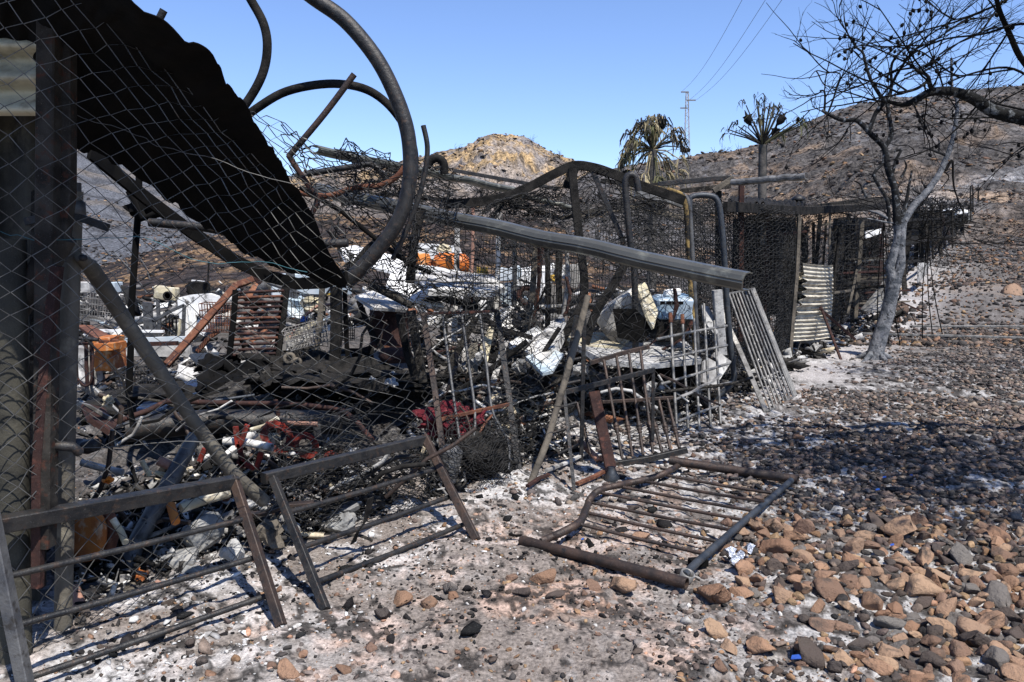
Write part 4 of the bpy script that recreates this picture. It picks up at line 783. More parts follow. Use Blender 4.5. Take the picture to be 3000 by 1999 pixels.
# white corrugated sheet with horizontal ribs
P = np.zeros((110, 16, 3))
for i in range(110):
    v = i / 109
    for j in range(16):
        u = j / 15
        left = np.interp(v, [0, .2, .45, .6, 1], [2352, 2358, 2354, 2330, 2312]) + (9 * math.sin(i * .57)) * (v > .15) * (v < .7)
        right = np.interp(v, [0, .3, 1], [2440, 2442, 2432])
        px = left + (right - left) * u; py = 772 + (992 - 772) * v + (-14 + 28 * (1 - u)) * v * .6 + 6 * math.sin(u * 2)
        P[i, j] = at(px, py, 12.5 + u * .9 - .045 * math.cos(v * 19 * 2 * math.pi) + .05 * math.sin(u * 3.1))
B().grid(P, .004).build('corrugated_sheet', 'sheet_stripes', label='white corrugated sheet with horizontal ribs standing in the shed opening', cat='metal sheet')
B().grid(np.array([[at(2332 + 20 * j / 5 + 6 * math.sin(i * .9), 800 + 90 * i / 15, 12.9 + .04 * math.sin(i * 1.5)) for j in range(6)] for i in range(16)]), .004).build('torn_sheet', 'cream', label='torn yellowish strip of sheet left of the white corrugated sheet', cat='metal sheet')
for i in range(7):
    x = 2325 + i * 20; a_ = g(x, 1040 - i * 6); c = a_ + Vector((0, .1, .05 + .03 * (i % 3)))
    B().box(c, (.12 + .03 * (i % 2), .9, .03), rz=.5 + .15 * i, rx=.05, dent=.015).build('fallen_board', 'charwood' if i % 2 else 'ashgrey', label=f'{ORD[i]} from the left of the boards fallen at the foot of the corrugated sheet', cat='board', group='boards fallen at the foot of the corrugated sheet')
# debris in right bay: curved metal sheet, sticks, panels
C = [[at(2522, 905, 15.8), at(2560, 860, 15.9), at(2590, 820, 16)], [at(2535, 912, 15.6), at(2575, 890, 15.7), at(2600, 850, 15.8)], [at(2560, 915, 15.5), at(2595, 905, 15.6), at(2605, 890, 15.7)]]
us, vs_ = np.meshgrid(np.linspace(0, 1, 14), np.linspace(0, 1, 10)); B().grid(surf(C, us, vs_), .004).build('curved_panel', 'galv', label='curved grey metal panel lying left of the tree trunk', cat='metal sheet')
for k in range(16):
    y = 760 + k * 10; x = 2455 + rs.uniform(-5, 60); d = 16 + rs.uniform(-.6, 2)
    B().bar([at(x, y, d), at(x + rs.uniform(70, 170), y + rs.uniform(-15, 20), d + rs.uniform(-.4, .8))], .05, .035).build('stacked_batten', rs.choice(['char', 'beige', 'charwood', 'rust_dark', 'galv']), label=f'{ORD[k]} from the top of the battens piled behind the tree trunk', cat='batten', group='battens piled behind the tree trunk')
B().plate([at(2690, 770, 22), at(2722, 770, 23), at(2716, 800, 23), at(2688, 830, 22)], .03).build('pale_sheet', 'white_sooty', label='white panel at the foot of the fence right of the tree trunk', cat='panel')
B().plate([at(2535, 678, 17), at(2580, 670, 17.5), at(2580, 684, 17.5), at(2535, 700, 17)], .02).build('pale_sheet', 'white', label='small white scrap hanging in the right shed bay', cat='panel')
# far end of the shed
for i, (x, y0, y1, d) in enumerate(((2732, 600, 760, 27), (2757, 595, 720, 29), (2790, 620, 770, 30), (2843, 545, 672, 36), (2850, 548, 640, 38), (2866, 543, 606, 41), (2822, 610, 690, 33), (2712, 610, 800, 26))):
    B().tube([at(x, y0, d), at(x + 1, y1, d)], .035, 6).build('far_post', 'charwood', label=f'{ORD[i]} listed thin fence post at the far end of the shed' if False else ['first thin fence post right of the tree trunk at the far shed', 'short thin post right behind the first far one', 'leaning thin post in front of the rolled tarp', 'tallest dark post at the far end of the shed', 'second tall post touching the tallest far one', 'rightmost thin post standing on the slope behind the shed', 'short post under the rolled tarp', 'thin post nearest the tree trunk at the far shed'][i], cat='post', group='rusty fence posts at the far end of the shed')
fr = random.Random(6)
for k in range(24):
    px = 2625 + k * 9.2; d = min(fd(min(px, 2820)), 36) + fr.uniform(-.5, 2); y0 = np.interp(px, [2625, 2850], [600, 612]) + fr.uniform(2, 50); p1 = at(px, y0, d); z0 = gz(p1.x, d) - .1
    B().bar([Vector((p1.x + fr.uniform(-.3, .3), d, z0)), p1], fr.uniform(.04, .16), .05, up=(0, -1, 0)).build('far_upright', fr.choice(['char', 'char', 'charwood', 'steel_brown']), label=f'{ORD[k]} from left of the charred uprights of the far shed right of the tree', cat='upright', group='charred uprights of the far shed')
for k, (x0, x1, d0, d1) in enumerate(((2625, 2690, 22.5, 26), (2690, 2760, 26.5, 31), (2765, 2830, 31.5, 37))):
    B().plate([at(x0, 618, d0), at(x1, 614, d1), at(x1, 700 - 20 * k, d1), at(x0, 740 - 25 * k, d0)], .05).build('far_board', 'char', label=['charred board wall of the far shed just right of the trunk', 'charred board wall in the middle of the far shed', 'charred board wall at the far end of the far shed'][k], cat='board')
for k, (x0, y0, x1, y1, d0, d1) in enumerate(((2600, 596, 2720, 590, 20, 26), (2700, 596, 2850, 604, 26, 37), (2620, 650, 2760, 640, 21, 29), (2620, 720, 2800, 690, 21, 31), (2640, 770, 2720, 760, 22, 26))):
    B().bar([at(x0, y0, d0), at(x1, y1, d1)], .07, .07).build('far_rail', 'char', label=['top rail of the far shed just right of the trunk', 'top rail of the far shed reaching the tallest post', 'upper middle rail of the far shed', 'lower middle rail of the far shed', 'lowest short rail of the far shed'][k], cat='rail')
B().box(at(2796, 622, 34), (.9, .6, .28), rz=.3, dent=.12, bev=.2).build('white_tarp', 'white', label='white rolled tarp on the far fence', cat='tarp')
B().plate([at(2835, 620, 36), at(2846, 618, 36), at(2850, 668, 36), at(2838, 672, 36)], .03).build('grey_panel', 'galv', label='narrow grey panel leaning at the far end post', cat='panel')
for (a_, b2, lab) in (((2672, 967), (3200, 975), 'farther of the two pale rails lying on the stones right of the tree'), ((2520, 990), (3200, 1012), 'nearer of the two pale rails lying on the stones right of the tree')):
    p0 = g(*a_, .08); p1 = g(b2[0], b2[1], .08); B().bar([p0, p0.lerp(p1, .5) + Vector((0, 0, .01)), p1], .05, .04).build('ground_rail', 'galv', label=lab, cat='rail')
# ================================================================ things lying in the burnt yard
def slab(lab, pts, th, m, name='panel', cat='panel', d=None): return B().plate(A(pts, d), th).build(name, m, label=lab, cat=cat)
def bx(lab, px, py, d, wpx, hpx, dep, m, name='box', cat='box', rz=0, rx=0, ry=0, dent=.02, bev=.06):
    return B().box(at(px, py, d), (wpx * d / F, dep, hpx * d / F), rz, rx, ry, dent, bev).build(name, m, label=lab, cat=cat)
def stick(lab, pts, d, wpx, m, sq=True, name='stick', cat='stick', **k):
    p = A(pts, d); r = wpx / 2 * p[0].y / F; b = B(); (b.bar(p, 2 * r, 2 * r, up=(0, -1, 0)) if sq else b.tube(p, r, 10, wob=.01, **k)); return b.build(name, m, label=lab, cat=cat)
def cloth(lab, rows, m, name, cat, amp=.05, seed=0, fs=4):
    us, vs_ = np.meshgrid(np.linspace(0, 1, 50), np.linspace(0, 1, 40)); P = surf([A(r) for r in rows], us, vs_)
    P = P + amp * np.stack([fbm(P[..., 0] * fs, P[..., 1] * fs, P[..., 2] * fs, 4, seed + k) for k in (1, 11, 21)], -1)
    B().grid(P, .004).build(name, m, label=lab, cat=cat)
# left window: cabinet
t = thing('rusty_cabinet', 'orange and red rusted metal cabinet with a sloping lid on the left', 'cabinet', at(300, 1085, 8.2))
B().box(at(322, 1035, 8.2), (.16, .45, .34), rz=.1, dent=.02).build('body', 'rust_orange', t)
B().plate([at(222, 955, 9.3), at(268, 957, 9.2), at(348, 1000, 8.1), at(293, 1003, 7.9)], .03).build('lid', 'rust', t)
B().box(at(322, 1013, 8.05), (.2, .36, .07), rz=.1, dent=.01).build('lid_rim', 'rust_orange', t)
B().box(at(250, 1070, 8.3), (.2, .3, .4), dent=.02).build('side_panel', 'white_sooty', t)
t = thing('chair_frame', 'dark red metal chair frame in front of the rusty cabinet', 'chair frame', at(240, 1130, 7.4))
for x in (222, 252, 268): B().bar(A([(x, 1005), (x + 1, 1070), (x + 4, 1128)], 7.4), .03, .02, up=(0, -1, 0)).build('slat', 'rust_dark', t)
B().tube(arc([(214, 1010), (240, 1008), (268, 1012), (272, 1060), (266, 1120), (245, 1130), (228, 1110)], 7.35, 4), .012, 8).build('frame', 'rust_dark', t)
B().tube(A([(210, 990), (288, 996)], 7.3), .018, 8).build('top_tube', 'steel_dark', t)
bx('white appliance with peeling sooty face, far left', 250, 842, 13, 60, 30, .4, 'white_sooty', 'appliance', 'appliance')
bx('small pale blue-edged box behind the brace tube', 336, 842, 13.5, 24, 30, .3, 'bluewhite', dent=.0)
bx('sooty cooker with dark door under the far slope', 583, 845, 13, 46, 40, .35, 'char', 'cooker', 'cooker', ry=.12)
slab('white cooker top splash plate', [(562, 820, 13), (600, 824, 13), (598, 838, 13), (560, 834, 13)], .03, 'white')
bx('pale green fan housing with a round hole', 488, 860, 12.5, 64, 38, .2, 'cream', 'fan_housing', 'housing', ry=.1)
B().lathe(at(492, 867, 12.3), [(.07, 0), (.07, .03), (.045, .03), (.045, .0)], 16, axis=(0, -1, 0)).build('fan_ring', 'char', label='dark round ring on the pale green housing', cat='ring')
t = thing('melted_tub', 'large white melted plastic tub upside down with two legs', 'tub', at(580, 975, 11))
b = B(); b.plate(A([(527, 872), (560, 864), (615, 860), (640, 868), (645, 885), (610, 912), (583, 925), (570, 905), (545, 890)], 11), .12); b.build('shell', 'white', t)
B().plate(A([(585, 885, 10.8), (620, 880, 11.2), (648, 892, 11.4), (600, 925, 10.9), (578, 922, 10.7)]), .05).build('inner_wall', 'white', t)
B().bar(A([(532, 878), (538, 930), (545, 985)], 10.9), .1, .06, up=(0, -1, 0)).build('leg', 'white', t)
B().bar(A([(560, 900), (566, 940), (568, 980)], 10.95), .09, .06, up=(0, -1, 0)).build('leg', 'white', t)
B().bar(A([(590, 935), (598, 960), (588, 978)], 10.8), .12, .06, up=(0, -1, 0)).build('leg', 'white', t)
t = thing('window_frame', 'grey metal window frame standing left of the white tub', 'frame', at(500, 990, 10.6))
for pts in ([(448, 942), (500, 912)], [(452, 940), (456, 985)], [(500, 912), (540, 894)], [(540, 894), (536, 990)], [(410, 930), (450, 940)]): B().bar(A(pts, 10.6), .04, .04, up=(0, -1, 0)).build('frame_bar', 'steel_grey', t)
for x in (486, 496, 506, 516): B().bar(A([(x, 925), (x + 1, 980)], 10.7), .015, .015, up=(0, -1, 0)).build('frame_bar', 'char', t)
slab('grey sheet metal front left of the window frame', [(418, 885), (445, 888), (450, 985), (424, 985)], .04, 'steel_grey', d=11.5)
slab('long white plank lying behind the brace tube', [(250, 965), (480, 968), (480, 975), (250, 972)], .05, 'white', 'plank', 'plank', 10)
slab('long light blue plank under the white tub', [(345, 992), (560, 985), (565, 1000), (345, 1006)], .06, 'bluewhite', 'plank', 'plank', 9.6)
slab('dark red-brown beam lying across the yard', [(345, 1005), (520, 1000), (520, 1011), (345, 1016)], .06, 'rust_dark', 'beam', 'beam', 9.2)
slab('white board under the red-brown beam', [(340, 1018), (560, 1012), (560, 1046), (340, 1042)], .05, 'white_sooty', 'board', 'board', 9.6)
stick('tall grey post inside the far debris', [(462, 880), (468, 985)], 11.4, 9, 'steel_grey')
stick('yellow stained stick beside the window frame', [(528, 935), (524, 985)], 10.5, 7, 'cream')
stick('thin rod standing on the far slope left of the rebar grate', [(612, 765), (608, 850)], 13, 5, 'char', False)
for i, (x0, y0, x1, y1) in enumerate(((335, 740, 430, 860), (355, 745, 375, 800), (400, 740, 440, 820))): stick(['long bent wire rod leaning on the debris near the brace tube', 'short bent wire rod beside the brace tube', 'thin grey rod left of the inner pole'][i], [(x0, y0), ((x0 + x1) / 2 + 8, (y0 + y1) / 2), (x1, y1)], 9, 3, 'steel_grey', False, 'rod', 'rod')
stick('long bent brown angle iron slanting up to the right', [(488, 1070, 7.6), (600, 942, 8.0), (690, 838, 8.3), (738, 820, 8.5)], None, 20, 'rust', True, 'angle_iron', 'beam')
stick('second rusty bar below the rebar grate', [(580, 1030), (612, 990), (640, 970)], 8.6, 13, 'rust', True, 'bar', 'bar')
slab('rusty sheet corner under the bent rail', [(745, 800), (775, 820), (760, 835), (738, 818)], .02, 'rust_dark', d=8.6)
t = thing('rebar_grate', 'upright grate of twisted rusty rebar between two black posts', 'grate', at(755, 1050, 7.6))
B().bar(A([(690, 850), (684, 940), (672, 1042)], 7.5), .05, .03, up=(0, -1, 0)).build('post', 'black', t)
B().bar(A([(838, 838), (826, 940), (808, 1066)], 7.6), .07, .04, up=(0, -1, 0)).build('post', 'char', t)
for i in range(13):
    y = 858 + i * 15.3; x0 = 690 - i * 1.3; x1 = 832 - i * 2.0
    B().tube(A([(x0, y), ((x0 + x1) / 2, y - 3), (x1, y - 6 + (i % 3))], 7.55), .014, 7).build('rebar', 'rust' if i % 4 == 1 else 'rust_dark', t)
# wire baskets
def basket(lab, c, d, w_, h_, dep, m, rz=0, ry=0, n=9, name='wire_basket'):
    o = at(*c, d); mt = Matrix.Rotation(rz, 4, 'Z') @ Matrix.Rotation(ry, 4, 'Y'); b = B(); Wd, Hh = w_ * d / F, h_ * d / F
    for i in range(n + 1):
        x = -Wd / 2 + Wd * i / n
        b.tube([o + mt @ Vector((x, dep / 2, Hh / 2)), o + mt @ Vector((x * .85, dep / 2 * .8, -Hh / 2)), o + mt @ Vector((x * .85, -dep / 2 * .8, -Hh / 2)), o + mt @ Vector((x, -dep / 2, Hh / 2))], .004, 4)
    for j in range(5):
        z = -Hh / 2 + Hh * j / 4; k = .85 + .15 * j / 4; Wk, dk = Wd * k, dep * (.8 + .2 * j / 4)
        b.tube([o + mt @ Vector((-Wk / 2, -dk / 2, z)), o + mt @ Vector((Wk / 2, -dk / 2, z)), o + mt @ Vector((Wk / 2, dk / 2, z)), o + mt @ Vector((-Wk / 2, dk / 2, z)), o + mt @ Vector((-Wk / 2, -dk / 2, z))], .005, 4)
    b.build(name, m, label=lab, cat='wire basket')
basket('pale wire basket tilted right of the rebar grate', (900, 980), 7.4, 125, 60, .35, 'wire_pale', .2, -.25, 12)
basket('rusty wire basket between the white tub and the rebar grate', (640, 930), 8.4, 90, 80, .3, 'rust', .1, .05, 11)
basket('grey wire rack far left behind the brace tube', (270, 900), 11, 120, 70, .5, 'wire_pale', -.2, .1, 12)
basket('burnt wire crate low beside the inner black pole', (400, 1110), 7.0, 90, 60, .35, 'steel_dark', .2, 0, 10)
basket('small wire crate beside the brown barrel', (1015, 965), 7.8, 50, 60, .25, 'wire_dark', .2, 0, 8)
slab('white board lying under the tilted basket', [(822, 1012), (965, 950), (975, 962), (826, 1030)], .04, 'white_sooty', 'board', 'board', 7.8)
slab('cream board under the wire basket', [(830, 985), (930, 935), (940, 945), (838, 1000)], .04, 'cream', 'board', 'board', 8.2)
stick('pale cream pipe bending up right of the rebar grate', [(850, 990), (890, 930), (930, 900), (985, 890)], 8, 9, 'terracotta', False, 'pipe', 'pipe')
bx('pale blue caravan body in the distance behind the wire', 920, 835, 15, 150, 60, 2.0, 'bluewhite', 'caravan', 'caravan', dent=.1)
slab('yellow strip on the far pale blue body', [(940, 860), (985, 858), (985, 866), (940, 868)], .02, 'yellow', d=14)
bx('white and teal machine housing right of the rebar grate', 880, 905, 10, 44, 60, .4, 'bluewhite', 'machine', 'machine', ry=.1, dent=.05)
bx('cream motor block beside the teal machine', 918, 895, 9.6, 50, 40, .3, 'cream', 'motor', 'machine', dent=.06, bev=.2)
bx('small blue plastic scrap on the boards', 892, 938, 8, 14, 16, .08, 'blue', 'scrap', 'scrap', dent=.03)
stick('grey post left of the caravan', [(850, 800), (858, 880)], 10, 22, 'steel_grey', True, 'post', 'post')
for i, (x, y, r) in enumerate(((848, 1050, 17), (870, 1062, 14))): B().lathe(at(x, y, 7), [(r * .003, -.04), (r * .0034, 0), (r * .003, .04), (r * .0015, .04), (r * .0015, -.04)], 16, axis=(.2, -1, .1), cap=False).build('ceramic_ring', 'beige', label=['larger beige ceramic ring below the grate', 'smaller beige ceramic ring below the grate'][i], cat='ring')
# white roof panels, tank
slab('large white roof panel falling away behind the burnt tube', [(992, 728, 9.6), (1040, 722, 10.2), (1150, 752, 10.2), (1280, 810, 9.8), (1262, 850, 9.0), (1150, 800, 9.0), (1010, 765, 9.2)], .03, 'white')
slab('lower white panel split by thin ribs left of the orange tank', [(1150, 790, 9.2), (1262, 850, 8.8), (1300, 900, 8.4), (1215, 885, 8.3), (1130, 840, 8.6)], .03, 'white')
slab('wide white and grey slab under the orange tank', [(1205, 815, 8.2), (1300, 800, 9.2), (1440, 812, 9.2), (1480, 850, 8.6), (1440, 862, 8.0), (1255, 858, 7.8)], .06, 'white_sooty', 'slab', 'slab')
slab('white basin wall in front of the orange tank', [(1210, 775), (1270, 780), (1372, 800), (1372, 822), (1208, 815)], .05, 'white', 'basin', 'basin', 9.2)
slab('white panel behind the orange tank', [(1225, 712), (1290, 716), (1345, 722), (1360, 760), (1220, 760)], .05, 'white', d=11)
t = thing('orange_tank', 'orange boiler tank lying on its side with a round port', 'tank', at(1315, 800, 9.8))
B().lathe(at(1272, 772, 9.8), [(.02, -.02), (.09, 0), (.135, .06), (.14, .3), (.14, .36), (.09, .42), (.02, .43)], 20, axis=(1, .15, -.05)).build('body', 'orange', t)
B().lathe(at(1272, 775, 9.62), [(.06, -.02), (.06, .03), (.035, .03), (.035, .0)], 16, axis=(-.3, -1, 0)).build('port', 'rust_orange', t)
B().lathe(at(1300, 738, 9.9), [(.1, 0), (.09, .05), (.05, .085), (.005, .1)], 16).build('dome', 'cream', t)
B().lathe(at(1214, 768, 9.9), [(.06, 0), (.12, .03), (.12, .17), (.06, .2)], 18, axis=(1, .1, -.1)).build('brown_tank', 'rust_orange', label='brown rusted tank touching the left end of the orange tank', cat='tank')
bx('yellow metal can right of the orange tank', 1414, 808, 9.4, 30, 48, .15, 'yellow', 'can', 'can', dent=.03)
bx('bright blue plastic scrap under the orange tank', 1248, 806, 8.9, 34, 14, .12, 'blue', 'scrap', 'scrap', dent=.03)
bx('second bright blue scrap under the orange tank', 1290, 811, 8.9, 24, 14, .12, 'blue', 'scrap', 'scrap', dent=.03)
t = thing('metal_barrel', 'dark brown metal barrel standing behind the leaning planks', 'barrel', at(1140, 1015, 7.8))
B().lathe(at(1142, 1012, 7.8), [(.2, 0), (.205, .01), (.2, .02), (.19, .03), (.19, .3), (.2, .31), (.19, .32), (.19, .36)], 24).build('body', 'rust_dark', t)
B().lathe(at(1142, 1012, 7.8), [(.207, -.01), (.207, .018)], 24).build('rim', 'rust', t)
slab('crumpled grey and rust-edged sheet on the barrel', [(1040, 870, 7.4), (1110, 850, 8.0), (1200, 900, 8.1), (1190, 912, 7.6), (1090, 905, 7.3)], .03, 'white_sooty')
stick('burnt log across the rim of the barrel', [(1085, 835), (1140, 862), (1205, 895)], 7.4, 22, 'charwood', False, 'log', 'log')
B().lathe(at(1160, 1060, 7.2), [(.13, 0), (.16, .05), (.13, .12), (.06, .13)], 18).build('round_pot', 'rust_dark', label='round dark pot lying below the barrel', cat='pot')
# centre
slab('white folded sheet hanging behind the timber post', [(1612, 775), (1660, 776), (1655, 820), (1640, 812)], .02, 'white', 'sheet', 'sheet', 9.4)
slab('white speckled panel left of the arched frame leg', [(1670, 775), (1725, 768), (1708, 800), (1690, 845), (1668, 840)], .03, 'white_sooty', d=9.2)
bx('white container far behind the timber post', 1560, 810, 14, 110, 50, 1, 'white', 'container', 'container', dent=.1)
bx('pale green boxes on the far shelf', 1490, 800, 13, 70, 34, .5, 'bluewhite', dent=.06)
slab('light grey flat panel standing in the tangle', [(1462, 830), (1510, 825), (1512, 905), (1466, 880)], .03, 'bluewhite', d=9.4)
B().lathe(at(1545, 868, 9.2), [(.13, -.03), (.13, .03), (.08, .03), (.08, -.03), (.13, -.03)], 18, axis=(.3, -1, .3), cap=False).build('rusty_ring', 'rust_dark', label='rusty wheel ring beside the timber post', cat='ring')
bx('small yellow scrap left of the timber post', 1618, 815, 9.2, 12, 20, .06, 'yellow', 'scrap', 'scrap')
stick('white horizontal rail low in the middle', [(1580, 898), (1660, 896)], 8.4, 8, 'white_sooty', True, 'rail', 'rail')
t = thing('tilted_washing_machine', 'burnt white washing machine tipped over with its dark open side down', 'washing machine', at(1840, 1000, 7.6))
c = at(1835, 925, 7.7)
B().box(c, (.42, .36, .36), rz=-.35, rx=.25, ry=-.62, dent=.03, bev=.03).build('body', 'white_sooty', t)
B().plate(A([(1795, 905, 7.35), (1862, 905, 7.35), (1915, 960, 7.35), (1880, 1005, 7.35), (1810, 990, 7.35)]), .02).build('opening', 'black', t)
B().plate(A([(1862, 838, 7.45), (1888, 828, 7.6), (1925, 915, 7.5), (1912, 965, 7.3), (1898, 940, 7.3)]), .025).build('side_wall', 'cream', t)
t = thing('blue_vented_box', 'pale blue machine cover with four vent slots and a white block on top', 'machine cover', at(1968, 935, 7.9))
B().box(at(1968, 900, 8.0), (.36, .3, .22), rz=.05, rx=.15, dent=.015, bev=.08).build('body', 'bluebox', t)
for i in range(4):
    p = at(1941 + i * 18, 888, 7.78)
    B().box(p, (.045, .02, .032), rz=.05).build('vent', 'black', t)
B().box(at(1968, 858, 8.05), (.16, .12, .07), dent=.02, bev=.2).build('top_block', 'white', t)
bx('dark void box under the blue machine cover', 1965, 965, 8.0, 100, 60, .3, 'char', 'void_box', 'box')  # dark box filling the gap below the cover
slab('white foam slab with a pointed end in the middle', [(1490, 1010, 7.2), (1570, 962, 7.4), (1588, 978, 7.5), (1510, 1030, 7.0)], .06, 'white', 'slab', 'slab')
slab('large white crumpled plastic shell', [(1540, 1040, 7.1), (1590, 985, 7.6), (1650, 930, 7.9), (1662, 960, 7.5), (1640, 1010, 7.2), (1590, 1070, 6.8)], .08, 'white_sooty', 'shell', 'shell')
slab('grey-white sheet curled below the crumpled shell', [(1540, 1050, 6.9), (1600, 1020, 7.2), (1650, 1040, 7.0), (1620, 1090, 6.7), (1590, 1098, 6.6)], .03, 'bluewhite')
slab('yellowish foam slab right of the arched frame leg', [(1640, 1000, 7.6), (1720, 980, 8.0), (1850, 985, 8.0), (1820, 1025, 7.4), (1700, 1020, 7.2)], .05, 'cream', 'slab', 'slab')
slab('thick grey table top lying level behind the baluster railing', [(1690, 1020, 7.2), (1830, 1010, 7.9), (2010, 1008, 8.3), (2055, 1060, 7.6), (1900, 1075, 7.1), (1760, 1060, 6.9)], .05, 'ashgrey', 'table_top', 'table top')
bx('black box put in for the darkness under the table top', 1950, 1090, 7.9, 150, 60, .4, 'black', 'shade_block', 'shade_block')  # black box stands in for the shade below the table top
bx('charred block left of the black box under the table top', 1860, 1120, 7.5, 60, 120, .3, 'char', 'block', 'block')
slab('white torn plate behind the lattice grille', [(2060, 1060, 8.3), (2100, 1030, 8.4), (2140, 1060, 8.5), (2095, 1130, 8.3), (2055, 1120, 8.2)], .03, 'white_sooty')
slab('ash-white sheet folded right of the scorched conduit', [(2055, 895, 8.8), (2075, 900, 8.8), (2110, 965, 8.7), (2095, 985, 8.6), (2060, 940, 8.7)], .02, 'ashgrey')
stick('white peeling post between the conduit and the blue pipe frame', [(2100, 850), (2108, 960), (2115, 1040)], 8.7, 26, 'ashgrey', True, 'post', 'post')
slab('narrow white upright board behind the gate leaf', [(1405, 1020, 7.0), (1432, 960, 7.2), (1446, 962, 7.2), (1424, 1080, 6.9)], .03, 'cream', 'board', 'board')
slab('grey-green board standing behind the gate leaf', [(1372, 1010, 7.3), (1400, 1005, 7.3), (1400, 1090, 7.2), (1368, 1092, 7.2)], .03, 'greybeige', 'board', 'board')
slab('white leaning board left of the ladder', [(1470, 1000, 7.2), (1490, 1002, 7.2), (1450, 1130, 6.9), (1436, 1120, 6.9)], .03, 'white_sooty', 'board', 'board')
for i, (x, y) in enumerate(((1405, 1045), (1520, 1075), (1705, 1085), (1900, 1140))): bx(['white lump of ash behind the gate leaf', 'white lump of ash left of the ladder', 'white lump of ash right of the ladder', 'white lump behind the balusters'][i], x, y, 6.9 + .1 * i, 34, 26, .12, 'ashgrey', 'ash_lump', 'ash lump', dent=.05, bev=.3)
# red things
def crumple(lab, c, d, wpx, hpx, m, name, cat, amp=.5, dep=.5, seed=0, nn=2.6):
    o = at(*c, d); bm = bmesh.new(); bmesh.ops.create_icosphere(bm, subdivisions=4, radius=1); b = B(); vs = []
    for v in bm.verts:
        k = 1 + amp * float(fbm(v.co.x * nn + seed, v.co.y * nn, v.co.z * nn, 4))
        vs.append(o + Vector((v.co.x * wpx / 2 * d / F * k, v.co.y * dep * .5 * k, v.co.z * hpx / 2 * d / F * k)))
    bm.verts.index_update(); b.add(vs, [tuple(v.index for v in f.verts) for f in bm.faces]); bm.free(); return b.build(name, m, label=lab, cat=cat)
crumple('crumpled crimson heap of cloth behind the gate leaf', (1318, 1232), 5.7, 170, 100, 'crimson', 'crimson_cloth', 'cloth', .45, .4, 3)
crumple('charred round bundle under the crimson cloth', (1390, 1330), 5.5, 190, 120, 'char', 'burnt_bundle', 'bundle', .3, .4, 5)
def ring(lab, c, d, ro, ri, m, ax, teeth=False, name='red_ring'):
    o = at(*c, d); ax = Vector(ax).normalized(); u = ax.orthogonal().normalized(); w_ = ax.cross(u); n = 24; vs = []; so_, si = ro * d / F, ri * d / F
    for (k0, h) in ((1, -.012), (1, .012), (0, .012), (0, -.012)):
        for k in range(n):
            a = 2 * math.pi * k / n; r_ = (so_ * (1.07 if teeth and k % 2 else 1)) if k0 else si
            vs.append(o + ax * h + (u * math.cos(a) * .8 + w_ * math.sin(a)) * r_)
    fs = [(i * n + k, i * n + (k + 1) % n, ((i + 1) % 4) * n + (k + 1) % n, ((i + 1) % 4) * n + k) for i in range(4) for k in range(n)]
    B().add(vs, fs).build(name, m, label=lab, cat='ring')
ring('bright red toothed ring, tallest of the red rings', (812, 1280), 4.9, 52, 30, 'red', (.35, -1, .1), True)
ring('dull red ring right of the bright one', (895, 1305), 4.9, 44, 24, 'red', (.6, -1, .0))
ring('smallest dark red ring, partly under netting', (972, 1345), 4.9, 28, 14, 'red', (.3, -1, .3))
t = thing('red_fork', 'red Y-shaped metal fork lying left of the red rings', 'fork', at(720, 1370, 4.7))
for pts in ([(690, 1250), (698, 1310)], [(725, 1245), (705, 1300)], [(700, 1300), (712, 1370)], [(695, 1350), (745, 1372)], [(765, 1325), (752, 1375)], [(600, 1315), (585, 1352)]): B().bar(A(pts, 4.7), .03, .02, up=(0, -1, 0)).build('prong', 'red', t)
stick('white and red scorched roller lying across the fork', [(655, 1292), (720, 1300), (800, 1312)], 4.75, 24, 'white_sooty', False, 'roller', 'roller')
stick('pale burnt stick slanting up to the bright red ring', [(735, 1260), (775, 1245), (815, 1225)], 4.95, 14, 'cream', False)
stick('pinkish tube right of the bright red ring', [(840, 1240), (930, 1243)], 5.0, 14, 'terracotta', False, 'tube', 'tube')
bx('yellowish stone wedged in the bright red ring', 802, 1290, 4.95, 34, 36, .08, 'cream', 'wedged_stone', 'stone', dent=.03, bev=.3)
# middle left heap
stick('long reddish-brown pipe lying across the black heap', [(330, 1240, 5.3), (430, 1200, 5.5), (490, 1172, 5.6), (700, 1180, 5.7), (900, 1190, 5.6), (1005, 1200, 5.6), (1050, 1240, 5.4), (1090, 1290, 5.2)], None, 17, 'rust_dark', False, 'long_pipe', 'pipe')
B().tube(A([(370, 1260, 5.7), (600, 1235, 5.9), (900, 1235, 6.0), (1000, 1240, 6.0)]), .09, 18).build('long_tank', 'steel_dark', label='long dark cylinder lying behind the reddish pipe', cat='cylinder')
stick('dark blue edge pipe along the long cylinder', [(360, 1245, 5.5), (480, 1205, 5.6), (640, 1175, 5.75), (745, 1158, 5.9)], None, 9, 'steel_blue', False, 'pipe', 'pipe')
slab('blue-black peeling board slanting up behind the brace tube', [(400, 1205, 6.0), (440, 1170, 6.5), (545, 1125, 7.2), (625, 1100, 7.4), (660, 1105, 7.3), (560, 1170, 6.4), (470, 1205, 5.9)], .04, 'navy', 'board', 'board')
slab('dark blue-grey board right of the peeling board', [(600, 1172, 6.0), (700, 1110, 6.6), (780, 1095, 6.8), (720, 1150, 6.2), (640, 1180, 5.9)], .05, 'charwood', 'board', 'board')
slab('grey slate sheet on top of the black heap', [(555, 1040, 7.6), (640, 1035, 8.2), (640, 1060, 8.0), (590, 1078, 7.4)], .03, 'steel_blue')
crumple('big black charred sheet heap behind the fence', (1000, 1110), 7.0, 520, 90, 'char', 'charred_heap', 'heap', .35, .9, 9, 3)
crumple('black charred heap left of the rebar grate', (470, 1175), 6.6, 330, 90, 'char', 'charred_heap', 'heap', .4, .7, 17, 3)
